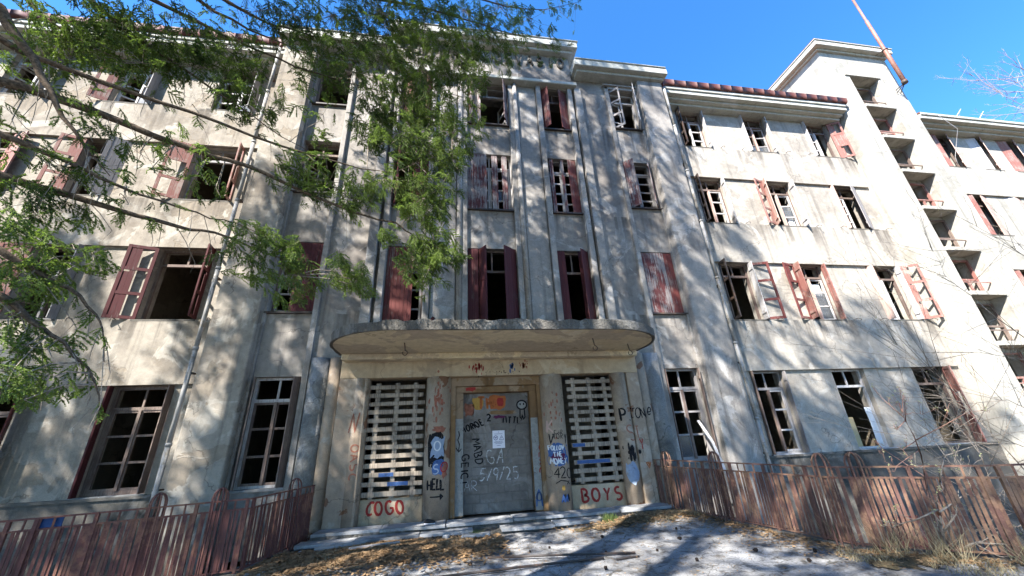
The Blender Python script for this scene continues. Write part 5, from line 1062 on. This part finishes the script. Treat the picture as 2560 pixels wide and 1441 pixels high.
tall(-7.6, -13.6, 19, 4.0, 8.5, 14, 3.5, 'slim spruce standing behind the viewer to the left'); tall(-15.2, -9.6, 22, 5.4, 7.0, 10, 11, 'spruce standing at the far left of the clearing'); tall(-20.5, -8.6, 20.5, 5.0, 6.5, 12, 11, 'spruce at the left edge of the clearing, beyond the far left one')
# unseen wood added behind the viewer to block low sky light
src = [o for o in C.objects if o.name in ('spruce_tree.001', 'spruce_tree.003')]
for k in range(26):
    b = src[k % 2]; x = -42+3.3*k+rnd.uniform(-1, 1); y = -24-rnd.uniform(0, 6)-(.012*(x-2)**2*-1 if abs(x) > 25 else 0)
    y = min(y, -22.5) if abs(x) < 32 else rnd.uniform(-22, -12)
    o = b.copy(); C.objects.link(o); o.location = (x, y, -.4); o.rotation_euler = (0, 0, rnd.uniform(0, 6.28)); s = (25-rnd.uniform(0, 4))/(30.5 if k % 2 == 0 else 21.5); o.scale = (s*1.15, s*1.15, s)
    o['label'] = 'spruce in the unseen wood added behind the viewer to block sky light'; o['group'] = 'unseen spruces added to block sky light'
    for ch in b.children: c = ch.copy(); C.objects.link(c); c.parent = o
# bare shrub and young beech at the right railing
def branchy(mb, P, r0, seed, depth, spread=.55, buds=None, lenf=.45, nf=3.2):
    r = np.random.default_rng(seed); P = [np.array(p) for p in P]; m = len(P); mb.tube([tuple(p) for p in P], [max(.0016, r0*(1-.85*k/(m-1))) for k in range(m)], 5)
    if depth <= 0:
        if buds is not None: buds.append(P[-1])
        return
    L = sum(np.linalg.norm(b-a) for a, b in zip(P[:-1], P[1:])); n = int(2+L*nf)
    for _ in range(n):
        t = r.uniform(.2, 1)*(m-1); i = min(m-2, int(t)); f = t-i; p = P[i]*(1-f)+P[i+1]*f; d = P[i+1]-P[i]; d = d/(np.linalg.norm(d)+1e-9)
        e = d+r.normal(0, spread, 3)*np.array([1, .6, 1]); e /= np.linalg.norm(e); l = L*lenf*r.uniform(.35, 1)*(1.1-.6*t/(m-1)); b1 = r.normal(0, .12, 3)*l
        branchy(mb, [p, p+e*l*.4+b1*.5, p+e*l*.75+b1, p+e*l+b1*.6+np.array([0, 0, .03])], max(.002, r0*.45), int(r.integers(1e9)), depth-1, spread, buds, lenf, nf)
def budmesh(pts, par, sz=.012):
    V = []
    for p in pts:
        for k in range(3): d = rng.normal(0, 1, 3); d /= np.linalg.norm(d); q = rng.normal(0, 1, 3); V += [p, p+d*sz*1.8+q*sz*.4, p+d*sz*1.8-q*sz*.4]
    if V: tag(np_obj('buds', V, np.arange(len(V)).reshape(-1, 3), 'bud', par), None, None, kind='stuff')
def woody(label, name, lines, r0s, mats, base, seed, depth, sz=.014, nf=3.2):
    e = tag(empty(name, base), label, 'tree' if 'tree' in name or 'beech' in name else 'shrub'); O = np.array(base)
    for k, (ln_, r0, mt) in enumerate(zip(lines, r0s, mats)):
        mb = MB(); bu = []; branchy(mb, [np.array(p)-O for p in ln_], r0, seed+k, depth, buds=bu, nf=nf); o = mb.build('trunk' if k == 0 else 'branch', mt, e, True); budmesh([b for i, b in enumerate(bu) if i % 2 == 0], o, sz)
    return e
woody('small bare shrub with pale buds growing in front of the right railing', 'bare_shrub', SHRUB, [.035, .02, .018, .016, .012, .012], ['twig', 'twig', 'twig', 'sapling', 'twig', 'twig'], (5.03, -5.67, .02), 3, 3)
trk = [[(11.6, -6.9, -.3), (11.4, -6.7, 1.2), (11.3, -6.6, 2.6), (11.4, -6.6, 4.4), (11.5, -6.7, 6)]]
BB = trk+[[tuple(np.array(trk[0][2])+np.array([0, 0, (p[0][2]-2.2)*.3])), ]+p for p in BEECH]
woody('leafless young beech whose thin branches reach in from the right edge', 'young_beech', BB, [.05]+[.010]*len(BEECH), ['twig']*len(BB), (11.6, -6.9, -.3), 40, 2, .008, 1.7)
def bigbare(x, y, h, label, seed):
    e = tag(empty('bare_tree', (x, y, -2.5)), label, 'tree'); r = np.random.default_rng(seed); mb = MB(); tb = MB()
    tb.tube([(0, 0, 0), (.2, 0, h*.35), (0, .2, h*.6), (.3, 0, h*.85)], [.4, .3, .18, .05], 8); tb.build('trunk', 'beechbark', e, True)
    for k in range(60):
        z = h*r.uniform(.35, .85); a = r.uniform(0, 6.28); l = h*.30*r.uniform(.5, 1.1)*(1.25-z/h); d = np.array([math.cos(a), math.sin(a), r.uniform(.3, 1.1)]); p = np.array([0, 0, z])
        branchy(mb, [p, p+d*l*.35, p+d*l*.7+np.array([0, 0, .1*l]), p+d*l+np.array([0, 0, .3*l])], .04, int(r.integers(1e9)), 3, .55, None, .5, 1.55)
    o = mb.build('crown', 'beechbark', e); o['kind'] = 'stuff'; print('bare', len(mb.f)); return e
bigbare(43.5, 3.5, 34, 'tall bare pale tree rising behind the roof at the far right', 77)
mb = MB(); 
for x, dx in ((22.6, .9), (24.0, .9)): tag(MB().tube([(x, -.2, 15.0), (x+dx, -.3, 15.9)], .015, 5).build('rod', 'white', None), 'thin pale rod on the far roof edge, %s' % ('nearer the stair tower' if x < 23 else 'farther from the stair tower'), 'rod')
mb = MB(); mb.tube([(20.1, -.6, 14.9), (20.7, -.75, 14.7), (21.5, -.7, 14.0), (21.6, -.1, 12.9), (21.6, -.05, 12.5)], .012, 5); tag(mb.build('cable', 'white', None, True), 'loose pale cable hanging from the far eaves beside the stair tower', 'cable')
